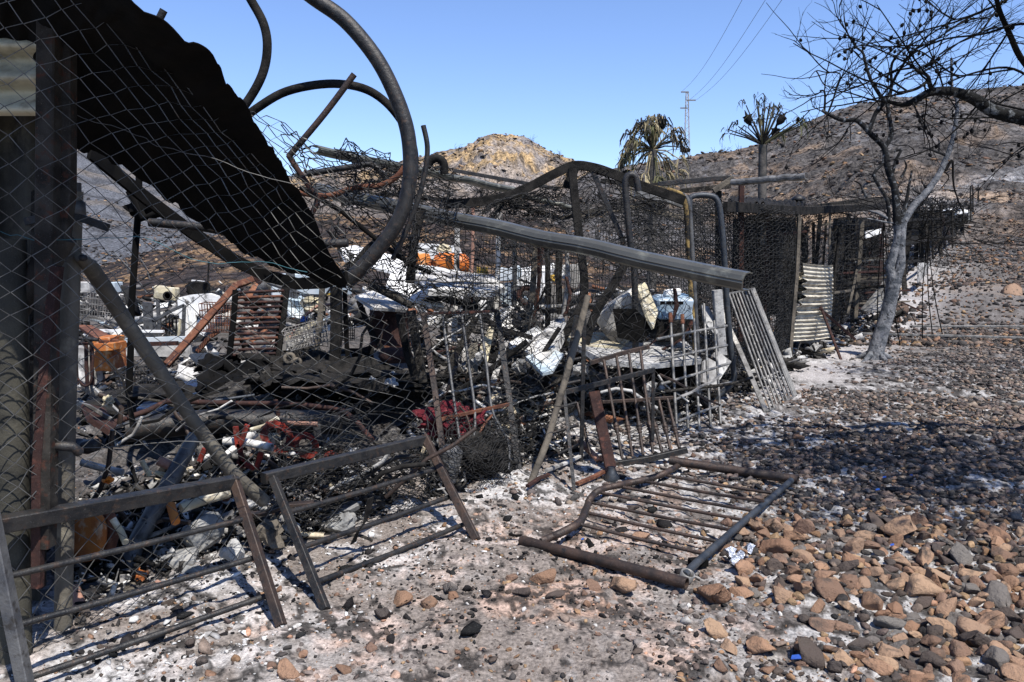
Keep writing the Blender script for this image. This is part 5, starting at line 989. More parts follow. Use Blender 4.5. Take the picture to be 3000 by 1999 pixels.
cloth('torn black tar sheet crumpled over the heap', [[(700, 1070, 7.4), (800, 1050, 7.8), (920, 1035, 7.9), (1060, 1070, 7.6)], [(720, 1090, 7.0), (830, 1075, 7.1), (950, 1080, 7.0), (1090, 1100, 6.9)], [(760, 1130, 6.4), (860, 1120, 6.4), (980, 1125, 6.3), (1140, 1150, 6.2)]], 'char', 'tar_sheet', 'sheet', .13, 3)
cloth('second black sheet sagging left of the tar sheet', [[(560, 1060, 7.6), (640, 1050, 7.7), (730, 1060, 7.6)], [(570, 1090, 7.0), (670, 1085, 7.0), (770, 1090, 6.9)], [(590, 1135, 6.4), (680, 1140, 6.3), (790, 1135, 6.3)]], 'black', 'tar_sheet', 'sheet', .12, 7)
cloth('scorched white cloth rag on the ash beside the heap', [[(1080, 1100, 6.9), (1150, 1095, 7.0)], [(1090, 1125, 6.5), (1170, 1120, 6.6)]], 'ashgrey', 'rag', 'rag', .06, 9, 7)
slab('white-edged red bracket at the left end of the long pipe', [(240, 1185, 4.9), (300, 1200, 5.0), (340, 1250, 4.9), (320, 1270, 4.7), (260, 1230, 4.7)], .03, 'rust_dark', 'bracket', 'bracket')
slab('bright metal strip above the red bracket', [(240, 1180), (262, 1186), (330, 1225), (318, 1230)], .015, 'galv', 'strip', 'strip', 4.85)
stick('bent elbow pipe with a yellow crust', [(290, 1155), (335, 1175), (355, 1200), (350, 1240)], 4.9, 15, 'steel_brown', False, 'elbow_pipe', 'pipe')
crumple('yellow foam crust on the elbow pipe', (318, 1178), 4.85, 26, 34, 'cream', 'foam_crust', 'crust', .6, .06, 2)
stick('thin dark rod standing left of the steel pipe', [(330, 1260), (315, 1370), (290, 1440), (270, 1470)], 4.0, 15, 'steel_brown', False, 'rod', 'rod')
bx('grey-green metal clasp near the lower clamp', 246, 1308, 3.9, 70, 26, .05, 'steel_dark', 'clasp', 'clasp')
for i, (pts, w_, m, lab) in enumerate([
    ([(238, 1355), (300, 1370), (360, 1385)], 22, 'white_sooty', 'white scorched tube below the clasp'), ([(415, 1350), (440, 1395)], 16, 'cream', 'yellow-edged bracket left arm'), ([(455, 1385), (485, 1392)], 14, 'cream', 'yellow-edged bracket right arm'),
    ([(465, 1350), (500, 1365)], 30, 'terracotta', 'pinkish ceramic lump behind the steel pipe'), ([(530, 1490, 4.0), (600, 1465, 4.1), (670, 1445, 4.2)], 30, 'cream', 'cream and ochre tube under the left panel rail'), ([(500, 1480, 4.0), (515, 1530, 3.9)], 26, 'rust_orange', 'orange melted cup hanging on the cream tube'),
    ([(330, 1520, 3.7), (352, 1560, 3.7), (368, 1590, 3.65)], 20, 'cream', 'cream ceramic spout beside the orange hub'), ([(215, 1725, 3.5), (245, 1800, 3.4), (240, 1850, 3.4)], 38, 'terracotta', 'pink terracotta pipe standing beside the fence post foot')]):
    stick(lab, pts, 4.2, w_, m, False, 'burnt_tube', 'tube')
t = thing('orange_hub', 'orange rusty wheel hub under the left panel rail', 'wheel hub', at(265, 1620, 3.75))
B().lathe(at(262, 1565, 3.8), [(.02, -.05), (.06, -.045), (.1, -.02), (.13, 0), (.135, .02), (.1, .03)], 22, axis=(-.5, -1, .25)).build('disc', 'rust_orange', t)
B().lathe(at(295, 1560, 3.84), [(.135, .0), (.14, .03), (.12, .04)], 22, axis=(-.5, -1, .25)).build('rim', 'rust', t)
bx('small bright orange lump near the thin dark rod', 318, 1406, 4.0, 22, 20, .04, 'orange', 'lump', 'lump', dent=.015, bev=.3)
def rockbox(lab, c, d, wpx, hpx, dep, m, rz, ry, name='flat_stone', cat='stone'): bx(lab, c[0], c[1], d, wpx, hpx, dep, m, name, cat, rz=rz, ry=ry, dent=.03, bev=.25)
for (lab, c, d, w_, h, m, rz, ry) in (
    ('grey flat stone behind the second bar of the left panel', (515, 1635), 3.95, 120, 42, 'slate', .3, .1), ('grey stone slab right of the grey flat stone', (590, 1560), 4.1, 110, 90, 'slate', .5, -.4), ('thin grey stone leaning low behind the left panel', (545, 1690), 3.85, 100, 40, 'slate', .2, -.2),
    ('brown angular stone with ash on it under the left panel', (470, 1750), 3.65, 110, 50, 'terracotta', -.2, .25), ('cream stone at the foot of the pink terracotta pipe', (245, 1885), 3.35, 110, 60, 'cream', .4, -.35), ('small ochre box-shaped stone', (412, 1680), 3.8, 34, 28, 'rust_orange', .3, .1),
    ('pale stone propped beside the steel pipe', (385, 1730), 3.65, 44, 50, 'beige', .3, .3), ('white stone chip near the panel leg', (680, 1620), 3.95, 50, 40, 'ashgrey', .1, .4), ('dark grey lump near the pink pipe', (265, 1745), 3.55, 60, 40, 'steel_dark', .5, 0),
    ('pale yellow stone left of the pink pipe', (130, 1850), 3.35, 50, 34, 'cream', .1, -.4), ('grey stone between the two leaning panels', (790, 1560), 4.1, 70, 80, 'beige', .4, .2), ('grey flat stone under the right leaning panel', (1000, 1540), 4.5, 80, 60, 'slate', .3, -.3),
    ('grey-green crate edge under the right leaning panel', (990, 1500), 4.6, 110, 24, 'steel_grey', .5, -.3), ('dark burnt box by the right panel leg', (960, 1490), 4.7, 80, 40, 'char', .5, -.3), ('grey bucket shell behind the gate leaf bars', (1318, 1365), 5.2, 60, 110, 'steel_grey', .2, .1)):
    rockbox(lab, c, d, w_, h, .14, m, rz, ry)
# twisted bars and strips through the heaps
tr = random.Random(21)
for zn, (zx0, zx1, zy0, zy1, zd0, zd1), nn in (('in the heap behind the gate leaf and railings', (1230, 2010, 960, 1230, 6.2, 8.2), 30), ('in the black heap behind the brace tube', (240, 1050, 1130, 1330, 4.8, 6.2), 22), ('in the wreckage round the barrel', (900, 1300, 880, 1050, 7.2, 8.6), 12), ('on the rubble under the leaning railings', (240, 1150, 1400, 1620, 3.8, 4.9), 14)):
    ls = []
    for k in range(nn):
        x, y = tr.uniform(zx0, zx1), tr.uniform(zy0, zy1); f = (zy1 - y) / (zy1 - zy0); d = zd0 + (zd1 - zd0) * f; a = tr.uniform(-1.2, 1.2); L = tr.uniform(.25, .8); p = at(x, y, d); pts = [p]
        for j in range(4): a += tr.uniform(-.5, .5); pts.append(pts[-1] + Vector((math.cos(a) * L / 4, tr.uniform(-.3, .3) * L / 4, math.sin(a) * L / 4)))
        for q_ in pts: q_.z = max(q_.z, gz(q_.x, q_.y) + .02)
        b = B(); b.tube(pts, tr.uniform(.006, .018), 6) if tr.random() < .5 else b.bar(pts, tr.uniform(.02, .06), tr.uniform(.006, .02))
        ls.append((pts[0].x / pts[0].y, b.build('twisted_bar', tr.choice(['char', 'charwood', 'steel_dark', 'steel_brown', 'char', 'rust_dark', 'ashgrey', 'white_sooty']), cat='bar', group='twisted burnt bars ' + zn)))
    for i, (_, o) in enumerate(sorted(ls, key=lambda q_: q_[0])): o['label'] = f'{ORD[i]} from left of the twisted bars {zn}'
# small litter in the stones
t = thing('foil_scrap', 'crumpled silver foil lying on two stones right of the fallen gate', 'foil', g(2150, 1700))
for i, (x, y, s) in enumerate(((2140, 1662, .032), (2195, 1642, .024), (2150, 1690, .022), (2168, 1672, .018))):
    o = g(x, y, .06); b = B(); vs = [o + Vector((math.cos(a) * s * (1 + .4 * math.sin(a * 3 + i)), math.sin(a) * s, .02 * math.cos(a * 2))) for a in np.linspace(0, 2 * math.pi, 12, endpoint=False)] + [o + Vector((0, 0, .035))]
    b.add(vs, [(k, (k + 1) % 12, 12) for k in range(12)]); b.build('crumple', 'foil', t)
b = B().box(g(2045, 1665, .03), (.09, .06, .035), rz=.2); b.build('black_block', 'black', label='small black block beside the lower right corner of the fallen gate', cat='block')
B().lathe(g(2008, 1712, .02), [(.035, 0), (.036, .04), (.03, .04), (.03, .005)], 16, axis=(.3, -.3, 1)).build('pipe_ring', 'galv', label='small rusty ring at the open end of the near gate pipe', cat='ring')
for i, (x, y, s) in enumerate(((2330, 1955, .022), (2220, 1410, .012), (2590, 1412, .015), (2668, 1408, .012), (2570, 1452, .016), (2612, 1622, .012), (1706, 1605, .008), (1760, 1470, .008), (2060, 1225, .01), (2110, 1300, .01))):
    o = g(x, y, .03); B().plate([o + Vector((-s, -s * .4, 0)), o + Vector((s * .8, -s * .6, .004)), o + Vector((s, s * .5, .01)), o + Vector((-s * .5, s * .5, .006))], .003).build('blue_chip', 'blue', label='largest blue plastic chip, at the bottom edge right of centre' if i == 0 else 'tiny blue plastic chip ' + ['', 'beyond the fallen gate near the lattice', 'in the shaded stones at right', 'rightmost in the shaded stones', 'in the dark stones right of the fallen gate', 'left of the round yellow stone', 'under the lowest gate bar', 'under the middle gate bars', 'at the foot of the lattice grille', 'between the lattice and the leaning grille'][i], cat='chip', group=None if i == 0 else 'tiny blue plastic chips among the stones')
# ---------------------------------------------------------------- uncountable shards of the burnt heaps
def shards(name, label, n, polys, size, cols, seed, long=.35, hgt=.25):
    rg = np.random.default_rng(seed); pts = []
    for poly, wgt in polys:          # quads in the plan, given by photograph corners on the ground
        c = [g(*p) for p in poly]; k = int(n * wgt)
        u = rg.random(k); v = rg.random(k)
        for a_, b2 in zip(u, v): p = c[0].lerp(c[1], a_).lerp(c[3].lerp(c[2], a_), b2); pts.append((p.x, p.y))
    pts = np.array(pts); n = len(pts); z = terr(pts[:, 0], pts[:, 1])[0]
    s = size * np.exp(rg.normal(0, .6, n)); L = np.where(rg.random(n) < long, rg.uniform(2, 6, n), rg.uniform(.6, 1.5, n))
    dim = np.stack([s * L, s * rg.uniform(.4, 1, n), s * rg.uniform(.1, .7, n)], -1)
    dim[:, 0] = np.minimum(dim[:, 0], .5)
    cube = np.array([[-1, -1, -1], [1, -1, -1], [1, 1, -1], [-1, 1, -1], [-1, -1, 1], [1, -1, 1], [1, 1, 1], [-1, 1, 1]]) * .5
    V = cube[None] * dim[:, None, :] * rg.uniform(.6, 1.3, (n, 8, 1)) + rg.normal(0, .12, (n, 8, 3)) * s[:, None, None]
    a = rg.uniform(0, 2 * math.pi, n); t = rg.normal(0, .45, n); r = rg.normal(0, .6, n)
    def rot(V, ang, i, j):
        c, s_ = np.cos(ang)[:, None], np.sin(ang)[:, None]; x, y = V[..., i].copy(), V[..., j].copy(); V[..., i] = x * c - y * s_; V[..., j] = x * s_ + y * c; return V
    V = rot(V, r, 1, 2); V = rot(V, t, 0, 2); V = rot(V, a, 0, 1)
    V[..., 0] += pts[:, 0:1]; V[..., 1] += pts[:, 1:2]; V[..., 2] += (z + rg.random(n) ** 2 * hgt + s * .15)[:, None]
    f = np.array([[0, 3, 2, 1], [4, 5, 6, 7], [0, 1, 5, 4], [1, 2, 6, 5], [2, 3, 7, 6], [3, 0, 4, 7]])
    Q = (f[None] + (np.arange(n) * 8)[:, None, None]).reshape(-1, 4)
    ci = np.array([c for c, w_ in cols]); pr = np.array([w_ for c, w_ in cols]); ch = ci[rg.choice(len(ci), n, p=pr / pr.sum())] * rg.uniform(.7, 1.25, (n, 1))
    me = npmesh(name, V.reshape(-1, 3), Q, None, np.repeat(ch, 8, 0)); o = link(me, name, 'debris'); tag(o, label, None, None, 'stuff')
PAL = [((.012, .0115, .011), 9), ((.04, .037, .034), 5), ((.38, .37, .35), 2.4), ((.2, .19, .18), 3), ((.55, .53, .5), 1.3), ((.4, .34, .24), .5), ((.2, .09, .05), .3), ((.13, .09, .07), .8)]
shards('burnt_rubble', 'mixed burnt rubble and ash along the foot of the fence', 5200, [
    ([(215, 1500), (560, 1400), (760, 1560), (215, 1830)], .3), ([(560, 1400), (900, 1350), (1180, 1470), (800, 1640)], .3), ([(1180, 1250), (1600, 1180), (1690, 1330), (1250, 1480)], .4)], .018, PAL, 3, .35, .13)
shards('burnt_rubble', 'burnt rubble heaped inside the yard behind the nets', 5200, [
    ([(220, 1060), (1000, 1030), (1200, 1200), (230, 1330)], .35), ([(1200, 1010), (2050, 1010), (2080, 1230), (1240, 1240)], .65)], .03, PAL, 4, .4, .22)
shards('burnt_rubble', 'far pale wreckage of the burnt yard', 1900, [([(100, 905), (1500, 900), (1500, 1010), (150, 1040)], .7), ([(1500, 900), (2000, 900), (2050, 1000), (1500, 1010)], .3)], .085, [((.6, .58, .54), 3), ((.02, .02, .02), 6), ((.22, .21, .2), 3), ((.3, .36, .4), .6), ((.2, .09, .05), 1), ((.08, .075, .07), 4)], 5, .65, .7)
shards('burnt_rubble', 'charred litter at the foot of the long shed', 1500, [([(2130, 1120), (2310, 1060), (2320, 1085), (2170, 1180)], .4), ([(2320, 1000), (2640, 880), (2640, 930), (2330, 1080)], .6)], .035, PAL, 6, .5, .15)
# ================================================================ trees
class Tw:
    def __init__(s): s.P = []; s.r = []
    def add(s, pts, r0, r1): # resample to 7
        P = np.array([list(p) for p in pts]); P = cr(P, np.linspace(0, len(P) - 1, 7)); s.P.append(P); s.r.append(np.linspace(r0, r1, 7))
    def build(s, name, m, parent, n=3, kind=None):
        P = np.array(s.P); V, q = tubes_np(P, np.array(s.r), n); me = npmesh(name, V - np.array(ORG[parent.name]), q); return tag(link(me, name, m, parent), kind=kind)
def grow(T, rg, p, d, L, r, lev, bias, px_=1.0):
    pts = [p]; d = d.normalized(); n = 5
    for i in range(n):
        d = (d + Vector((rg.gauss(0, .14), rg.gauss(0, .14), rg.gauss(0, .14))) + bias * .13).normalized(); pts.append(pts[-1] + d * L / n)
    T.add(pts, r, r * .45)
    if lev > 0:
        for k in range(rg.choice([3, 4, 5]) if lev > 1 else rg.choice([2, 3, 4])):
            f = rg.uniform(.2, 1); i = min(int(f * n), n - 1); q_ = pts[i].lerp(pts[i + 1], f * n - i)
            nd = (pts[i + 1] - pts[i]).normalized() + Vector((rg.gauss(0, .55), rg.gauss(0, .55), rg.gauss(0, .5)))
            grow(T, rg, q_, nd, L * rg.uniform(.45, .75), r * .55, lev - 1, bias)
# burnt tree standing right of the shed
t = thing('burnt_tree', 'burnt leafless tree with an ash-grey forked trunk beside the long shed', 'tree', g(2563, 1055))
D = 11.9; base = ORG[t.name]; D = base.y
def P_(pts): return [at(p[0], p[1], D + (p[2] if len(p) > 2 else 0)) for p in pts]
def rr_(ws): return [w_ / 2 * D / F for w_ in ws]
B().tube([base + Vector((0, 0, -.1))] + P_([(2566, 1030), (2582, 975), (2600, 920), (2612, 860), (2620, 815)]), 0, 16, rr=rr_([70, 46, 42, 40, 38, 42])).build('trunk', 'bark_ash', t)
for i in range(5):
    a = i * 1.25; B().tube([base + Vector((math.cos(a) * .02, math.sin(a) * .02, .12)), base + Vector((math.cos(a) * .22, math.sin(a) * .2, .02)), base + Vector((math.cos(a) * .36, math.sin(a) * .3, -.06))], .06, 7, r2=.02).build('root', 'bark_ash', t)
LIMBS = [
 ([(2616, 825), (2607, 790), (2618, 745), (2630, 700), (2628, 655)], (26, 22), 'bark_ash'), ([(2622, 825), (2637, 780), (2638, 720), (2644, 655)], (30, 24), 'bark_ash'),
 ([(2628, 660), (2626, 610), (2621, 553), (2600, 489), (2591, 434), (2553, 395), (2510, 353), (2468, 353), (2425, 334), (2408, 323)], (24, 8), 'bark'),
 ([(2425, 334), (2442, 289), (2451, 255), (2461, 217), (2417, 212), (2390, 208), (2370, 232)], (6, 2), 'twig'), ([(2415, 325), (2417, 295), (2415, 268), (2402, 266)], (7, 4), 'twig'),
 ([(2591, 434), (2612, 395), (2606, 345), (2600, 298), (2612, 255), (2612, 190, -.2), (2640, 150, -.3)], (14, 6), 'bark'),
 ([(2545, 388), (2570, 323), (2604, 289), (2617, 238), (2660, 170, -.4), (2702, 128, -.7)], (13, 5), 'bark'),
 ([(2587, 293), (2553, 238), (2536, 187), (2528, 155), (2506, 136), (2480, 90), (2472, 38)], (11, 2.5), 'bark'),
 ([(2644, 655), (2680, 600), (2720, 556), (2752, 510), (2770, 468), (2787, 425), (2800, 361), (2804, 298), (2790, 262), (2787, 170)], (22, 6), 'bark_ash'),
 ([(2604, 650), (2600, 590), (2575, 545), (2560, 510), (2585, 480), (2590, 440)], (12, 7), 'bark'), ([(2640, 640), (2655, 590), (2664, 540), (2672, 500)], (12, 5), 'bark'),
 ([(2612, 520), (2625, 470), (2640, 440), (2620, 445)], (10, 6), 'bark'), ([(2640, 520), (2655, 490), (2650, 470)], (8, 4), 'bark'), ([(2600, 640), (2570, 625), (2548, 618)], (8, 4), 'bark_ash'), ([(2628, 655), (2590, 650), (2540, 640)], (7, 3), 'bark_ash'),
 ([(2540, 580), (2528, 560), (2520, 540), (2502, 530)], (8, 3), 'bark'), ([(2770, 455), (2730, 440), (2705, 432)], (9, 4), 'bark'), ([(2750, 450), (2752, 420), (2748, 406)], (7, 3), 'bark'), ([(2700, 570), (2680, 560), (2675, 550)], (7, 3), 'bark'), ([(2720, 556), (2705, 540), (2700, 528)], (7, 3), 'bark'),
 ([(2770, 500), (2790, 470), (2792, 520), (2798, 560), (2820, 620)], (9, 3), 'twig'), ([(2800, 361), (2830, 350), (2850, 340)], (5, 2), 'twig'), ([(2804, 298), (2840, 285)], (5, 2), 'twig'), ([(2490, 355), (2492, 410)], (3, 2), 'twig'), ([(2760, 500), (2780, 520), (2750, 560)], (5, 2), 'twig')]
tips = []
for pts, ws, m in LIMBS:
    pp = cr(np.array([list(q_) for q_ in P_(pts)]), np.linspace(0, len(pts) - 1, len(pts) * 3)); B().tube([Vector(p) for p in pp], ws[0] / 2 * D / F, 9, r2=ws[1] / 2 * D / F).build('limb', m, t); tips.append((pts, ws))
rg = random.Random(12); T = Tw(); bias = Vector((.5, -.1, .55))
for pts, ws in tips[2:]:
    pp = [Vector(p) for p in cr(np.array([list(q_) for q_ in P_(pts)]), np.linspace(0, len(pts) - 1, 30))]
    hi = [i for i, p in enumerate(pp) if p.z > 3.7]
    for i in hi[::6]:
        d = (pp[min(i + 1, 29)] - pp[i - 1]).normalized() + Vector((rg.gauss(.1, .6), rg.gauss(-.1, .6), rg.gauss(.2, .5)))
        grow(T, rg, pp[i], d, rg.uniform(.35, .9), .0125, 2, bias * .6)
for k in range(11):
    x = rg.gauss(2665, 60); y = 250 + rg.uniform(-130, 40) - (x - 2600) * .35
    grow(T, rg, at(x, y, D + rg.uniform(-.6, .5)), Vector((.8, rg.uniform(-.5, .4), .5)), rg.uniform(.6, 1.3), .015, 2, bias)
T.build('crown', 'twig', t)
# near tree whose limb reaches in from the right; its trunk stands outside the picture
t = thing('burnt_tree', 'near burnt tree reaching in from the right edge with a thick curved limb', 'tree', (6.2, 6.4, 0))
def Q_(pts): return [at(p[0], p[1], p[2]) for p in pts]
B().tube([Vector((6.2, 6.4, -.1)), Vector((6.1, 6.35, .9)), Vector((5.8, 6.2, 1.7)), Vector((5.5, 6.1, 2.3))], .2, 14, r2=.13).build('trunk', 'bark', t)
NL = [([(3640, 480, 6.1), (3250, 390, 6.1), (3010, 349, 6.0), (2915, 328, 6.0), (2851, 289, 6.0), (2787, 268, 5.95), (2723, 272, 5.9), (2670, 300, 5.9), (2638, 307, 5.9), (2590, 293, 5.9)], (50, 8), 'bark'),
 ([(2732, 268, 5.9), (2723, 245, 5.85), (2719, 225, 5.8), (2700, 212, 5.8), (2672, 196, 5.8)], (14, 6), 'bark'), ([(2715, 240, 5.88), (2690, 258, 5.85), (2660, 268, 5.8), (2628, 272, 5.8)], (9, 7), 'bark'),
 ([(3300, 400, 6.0), (3100, 280, 5.7), (3000, 183, 5.5), (2957, 98, 5.4), (2925, 20, 5.3), (2905, -90, 5.2)], (20, 9), 'twig'),
 ([(3200, 380, 6.0), (3060, 260, 6.2), (2960, 200, 6.2), (2850, 215, 6.2), (2760, 250, 6.2)], (10, 4), 'twig'), ([(3150, 100, 5.2), (3000, 70, 5.3), (2880, 100, 5.4), (2750, 120, 5.6), (2640, 180, 5.8)], (8, 3), 'twig'),
 ([(3400, 420, 6), (3400, 0, 5.5), (3300, -400, 5), (3100, -700, 4.6)], (40, 12), 'bark'), ([(3400, 100, 5.6), (3100, -200, 5), (2700, -350, 4.8), (2400, -420, 4.7)], (26, 8), 'bark'), ([(3400, 300, 5.8), (3700, 0, 5), (3900, -500, 4.5)], (30, 10), 'bark'),
 ([(3100, -150, 5.1), (2980, -20, 5.6), (2860, 40, 6.0), (2790, 60, 6.2)], (10, 3), 'twig'), ([(3250, 340, 6), (3050, 330, 6.3), (2900, 300, 6.6), (2820, 280, 6.9)], (10, 3), 'twig')]
rg = random.Random(31); T = Tw(); nuts = []
for pts, ws, m in NL:
    P3 = np.array([list(q_) for q_ in Q_(pts)]); pp = [Vector(p) for p in cr(P3, np.linspace(0, len(pts) - 1, len(pts) * 4))]
    B().tube(pp, ws[0] / 2 * 6 / F, 10, r2=ws[1] / 2 * 6 / F).build('limb', m, t)
    for i in range(2, len(pp), 4 if pts[0][1] < 300 else 7):
        for _ in range(1):
            d = (pp[i] - pp[i - 1]).normalized() * .6 + Vector((rg.gauss(-.1, .6), rg.gauss(0, .6), rg.gauss(.1, .6)))
            grow(T, rg, pp[i], d, rg.uniform(.35, .9), .0085, rg.choice([1, 2]), Vector((-.3, 0, .1)))
T2 = Tw(); LV = []
for k in range(200):   # the part of the crown above the picture, still with its scorched leaves; it shades the stones
    p = Vector((rg.uniform(3.0, 6.8), rg.uniform(2.9, 4.8), 0)) if k % 3 else Vector((rg.uniform(6.2, 11), rg.uniform(7.6, 9.6), 0)) if k % 2 else Vector((rg.uniform(2.6, 6.5), rg.uniform(3.5, 6.0), 0))
    p.z = CH + p.y * .335 + rg.uniform(.55, .95)
    T2.add([p, p + Vector((rg.uniform(-.5, .5), rg.uniform(-.3, .3), .1)), p + Vector((rg.uniform(-1, 1), rg.uniform(-.5, .5), .2))], .016, .004)
    for q_ in range(110 if k % 3 or k % 2 else 40): LV.append(p + Vector((rg.gauss(0, .34), rg.gauss(0, .22), rg.gauss(.1, .12))))
T2.build('upper_branches', 'twig', t)
LV = np.array(LV); nl = len(LV); rn = np.random.default_rng(4); e1 = rn.normal(size=(nl, 3)); e1 /= np.linalg.norm(e1, axis=1)[:, None]; e2 = np.cross(e1, rn.normal(size=(nl, 3))); e2 /= np.linalg.norm(e2, axis=1)[:, None]
sz = rn.uniform(.02, .045, (nl, 1)); Vq = np.stack([LV - e1 * sz, LV + e2 * sz * .45, LV + e1 * sz, LV - e2 * sz * .45], 1).reshape(-1, 3)
tag(link(npmesh('scorched_leaves', Vq - np.array(ORG[t.name]), np.arange(nl * 4).reshape(-1, 4)), 'scorched_leaves', 'palm_leaf', t), kind='stuff')
T.build('crown', 'twig', t)
pts = np.concatenate([p for p in T.P]); sel = [p for p in pts if p[1] > 4.5]
b = B()
for k in range(150):
    p = Vector(rg.choice(sel)) + Vector((rg.uniform(-.01, .01), 0, -.015)); b.lathe(p, [(.002, -.018), (.011, -.008), (.012, .004), (.003, .016)], 6, axis=(rg.gauss(0, .4), rg.gauss(0, .4), 1))
tag(b.build('dried_fruit', 'twig', t), kind='stuff')
# twiggy burnt bush hanging at the far end of the shed
for (nm, lab, x, y, d, n, L, m) in (('burnt_bush', 'tangle of burnt twigs right of the tree trunk at shed height', 2720, 690, 15, 26, 1.0, 'twig'), ('burnt_bush', 'burnt twigs hanging over the right bay roof left of the trunk', 2590, 640, 14, 18, .8, 'twig')):
    o = at(x, y, d); t = thing(nm, lab, 'bush', (o.x, o.y, gz(o.x, o.y))); T = Tw()
    for k in range(n): grow(T, rg, o + Vector((rg.gauss(0, .5), rg.gauss(0, .3), rg.gauss(0, .2))), Vector((rg.gauss(0, 1), rg.gauss(0, .5), rg.gauss(.1, .6))), L, .012, 2, Vector((0, 0, -.05)))
    for k in range(3): T.add([ORG[t.name] + Vector((.2 * k, 0, 0)), (ORG[t.name] + o) / 2 + Vector((.1 * k, .1, 0)), o], .014, .01)
    tag(T.build('twigs', m, t), kind='stuff')
# sparse skeletal shrubs on the skylines
for i, (x, y) in enumerate(((2120, 448), (2240, 425), (1820, 492), (2095, 470), (2780, 282), (2840, 268), (2900, 268), (2310, 395), (2170, 452), (1560, 418), (1640, 462), (1340, 440), (2740, 292))):
    o = g(x, y + 4, -.2); t = thing('skeletal_shrub', ['small leafless shrub above the left palm side of the ridge', 'leafless shrub on the ridge right of the right palm', 'leafless shrub on the low ridge left of the left palm', 'tiny shrub on the ridge between pylon and right palm', 'leafless shrub on the right ridge under the first tree limb', 'leafless shrub on the right ridge beside the thick curved limb', 'leafless shrub on the right ridge near the right edge', 'leafless shrub where the right ridge steepens', 'shrub on the ridge just left of the right palm trunk', 'leafless shrub right of the central peak', 'leafless shrub low on the right shoulder of the central hill', 'leafless shrub left of the central peak', 'round dark shrub on the right ridge between the tree forks'][i], 'shrub', o, 'leafless burnt shrubs on the skyline'); T = Tw()
    for k in range(7): grow(T, rg, o, Vector((rg.gauss(0, .5), rg.gauss(0, .4), 1)), rg.uniform(.8, 1.6), .03, 1, Vector((0, 0, .1)))
    T.build('stems', 'twig', t)
# ---------------------------------------------------------------- palms
def palm(lab, tp, cr_, d, wpx, seed, green, droop, nf, L):
    rg = random.Random(seed); c = at(*cr_, d); fx = at(tp[0], tp[1], d); z0 = gz(fx.x, d) - .3; t = thing('palm_tree', lab, 'palm tree', (fx.x, d, z0))
    r = wpx / 2 * d / F; N = 26; pts = [Vector((fx.x, d, z0)).lerp(c, i / N) for i in range(N + 1)]
    B().tube(pts, r, 14, rr=[r * (1.12 + .05 * (i % 2) - .1 * i / N) for i in range(N + 1)]).build('trunk', 'palm_trunk', t)
    for k in range(nf):
        a = rg.uniform(0, 2 * math.pi); el = rg.choice([rg.uniform(-1.1, .1), rg.uniform(.1, 1.4), rg.uniform(.3, 1.5)]) if droop else rg.uniform(.25, 1.45); l = L * rg.uniform(.7, 1.1)
        dr = Vector((math.cos(a) * math.cos(el), math.sin(a) * math.cos(el), math.sin(el))); p1 = c + dr * l * .5; p2 = c + dr * l + Vector((0, 0, -.25 * l * (1 - math.sin(el)) * (1.0 if droop else .5)))
        b = B().tube([c, p1, p2], .035, 5, r2=.018); ns = rg.choice([9, 13]) if droop else rg.choice([4, 6, 9]); vs = []; fs = []
        for j in range(ns):
            f = Vector((rg.gauss(0, .55), rg.gauss(0, .55), rg.gauss(0, .4))) + dr * .9; f.normalize(); Ls = rg.uniform(.5, 1.15) * (.62 if droop else .55)
            q0 = p2 + f * .05; q1 = p2 + f * Ls * .5; q2 = q1 + f * Ls * .25 + Vector((0, 0, -Ls * rg.uniform(.25, .6))); q3 = q2 + Vector((rg.gauss(0, .05), 0, -Ls * rg.uniform(.2, .6)))
            sd = Vector((rg.gauss(0, 1), rg.gauss(0, 1), .2)).normalized() * (.03 if droop else .02)
            o = len(vs); vs += [q0 - sd * .5, q0 + sd * .5, q1 - sd, q1 + sd, q2 - sd * .8, q2 + sd * .8, q3]; fs += [(o, o + 1, o + 3, o + 2), (o + 2, o + 3, o + 5, o + 4), (o + 4, o + 5, o + 6)]
        b.add(vs, fs); b.build('frond', 'palm_green' if rg.random() < green else rg.choice(['palm_leaf', 'palm_leaf', 'charwood'] if droop else ['charwood', 'charwood', 'palm_green', 'char']), t)
    for k in range(3 if not droop else 1):
        q_ = c + Vector((rg.uniform(-.7, .6), rg.uniform(-.3, .3), rg.uniform(.35, 1.0))); b = B().lathe(q_, [(.02, -.22), (.11, -.1), (.15, 0), (.13, .08), (.16, .14), (.05, .16), (.01, .34)], 7, axis=(rg.gauss(0, .3), 0, 1)); b.tube([c, q_], .03, 5); b.build('seed_head', 'char', t)
palm('bushier palm with drooping half-burnt fronds on the left', (1915, 560), (1912, 440), 30, 25, 5, .3, True, 60, .95)
palm('barer palm with a tall black trunk and few stripped fronds on the right', (2238, 590), (2235, 425), 28, 23, 9, .12, False, 26, 1.45)
# ---------------------------------------------------------------- pylon with wires
d = 150; t = thing('power_pylon', 'thin pale lattice power pylon on the ridge between the palms', 'pylon', at(2014, 475, d))
for sx in (-1, 1):
    for dz in (0, .9): B().tube([at(2014 + sx * 8, 475, d) + Vector((0, dz, 0)), at(2014 + sx * 3, 268, d) + Vector((0, dz * .5, 0))], .065, 4).build('leg', 'ashgrey', t)
b = B()
for i in range(18):
    y0 = 470 - i * 11.2; w0 = 8 - 5 * i / 18; w1 = 8 - 5 * (i + 1) / 18; s = 1 if i % 2 else -1; b.tube([at(2014 + s * w0, y0, d), at(2014 - s * w1, y0 - 11.2, d)], .05, 3)
b.build('lattice', 'ashgrey', t)
for (x0, x1, y) in ((1995, 2018, 270), (2012, 2038, 294), (1993, 2014, 317)): B().bar([at(x0, y, d), at(x1, y, d)], .18, .22).build('crossarm', 'galv', t)
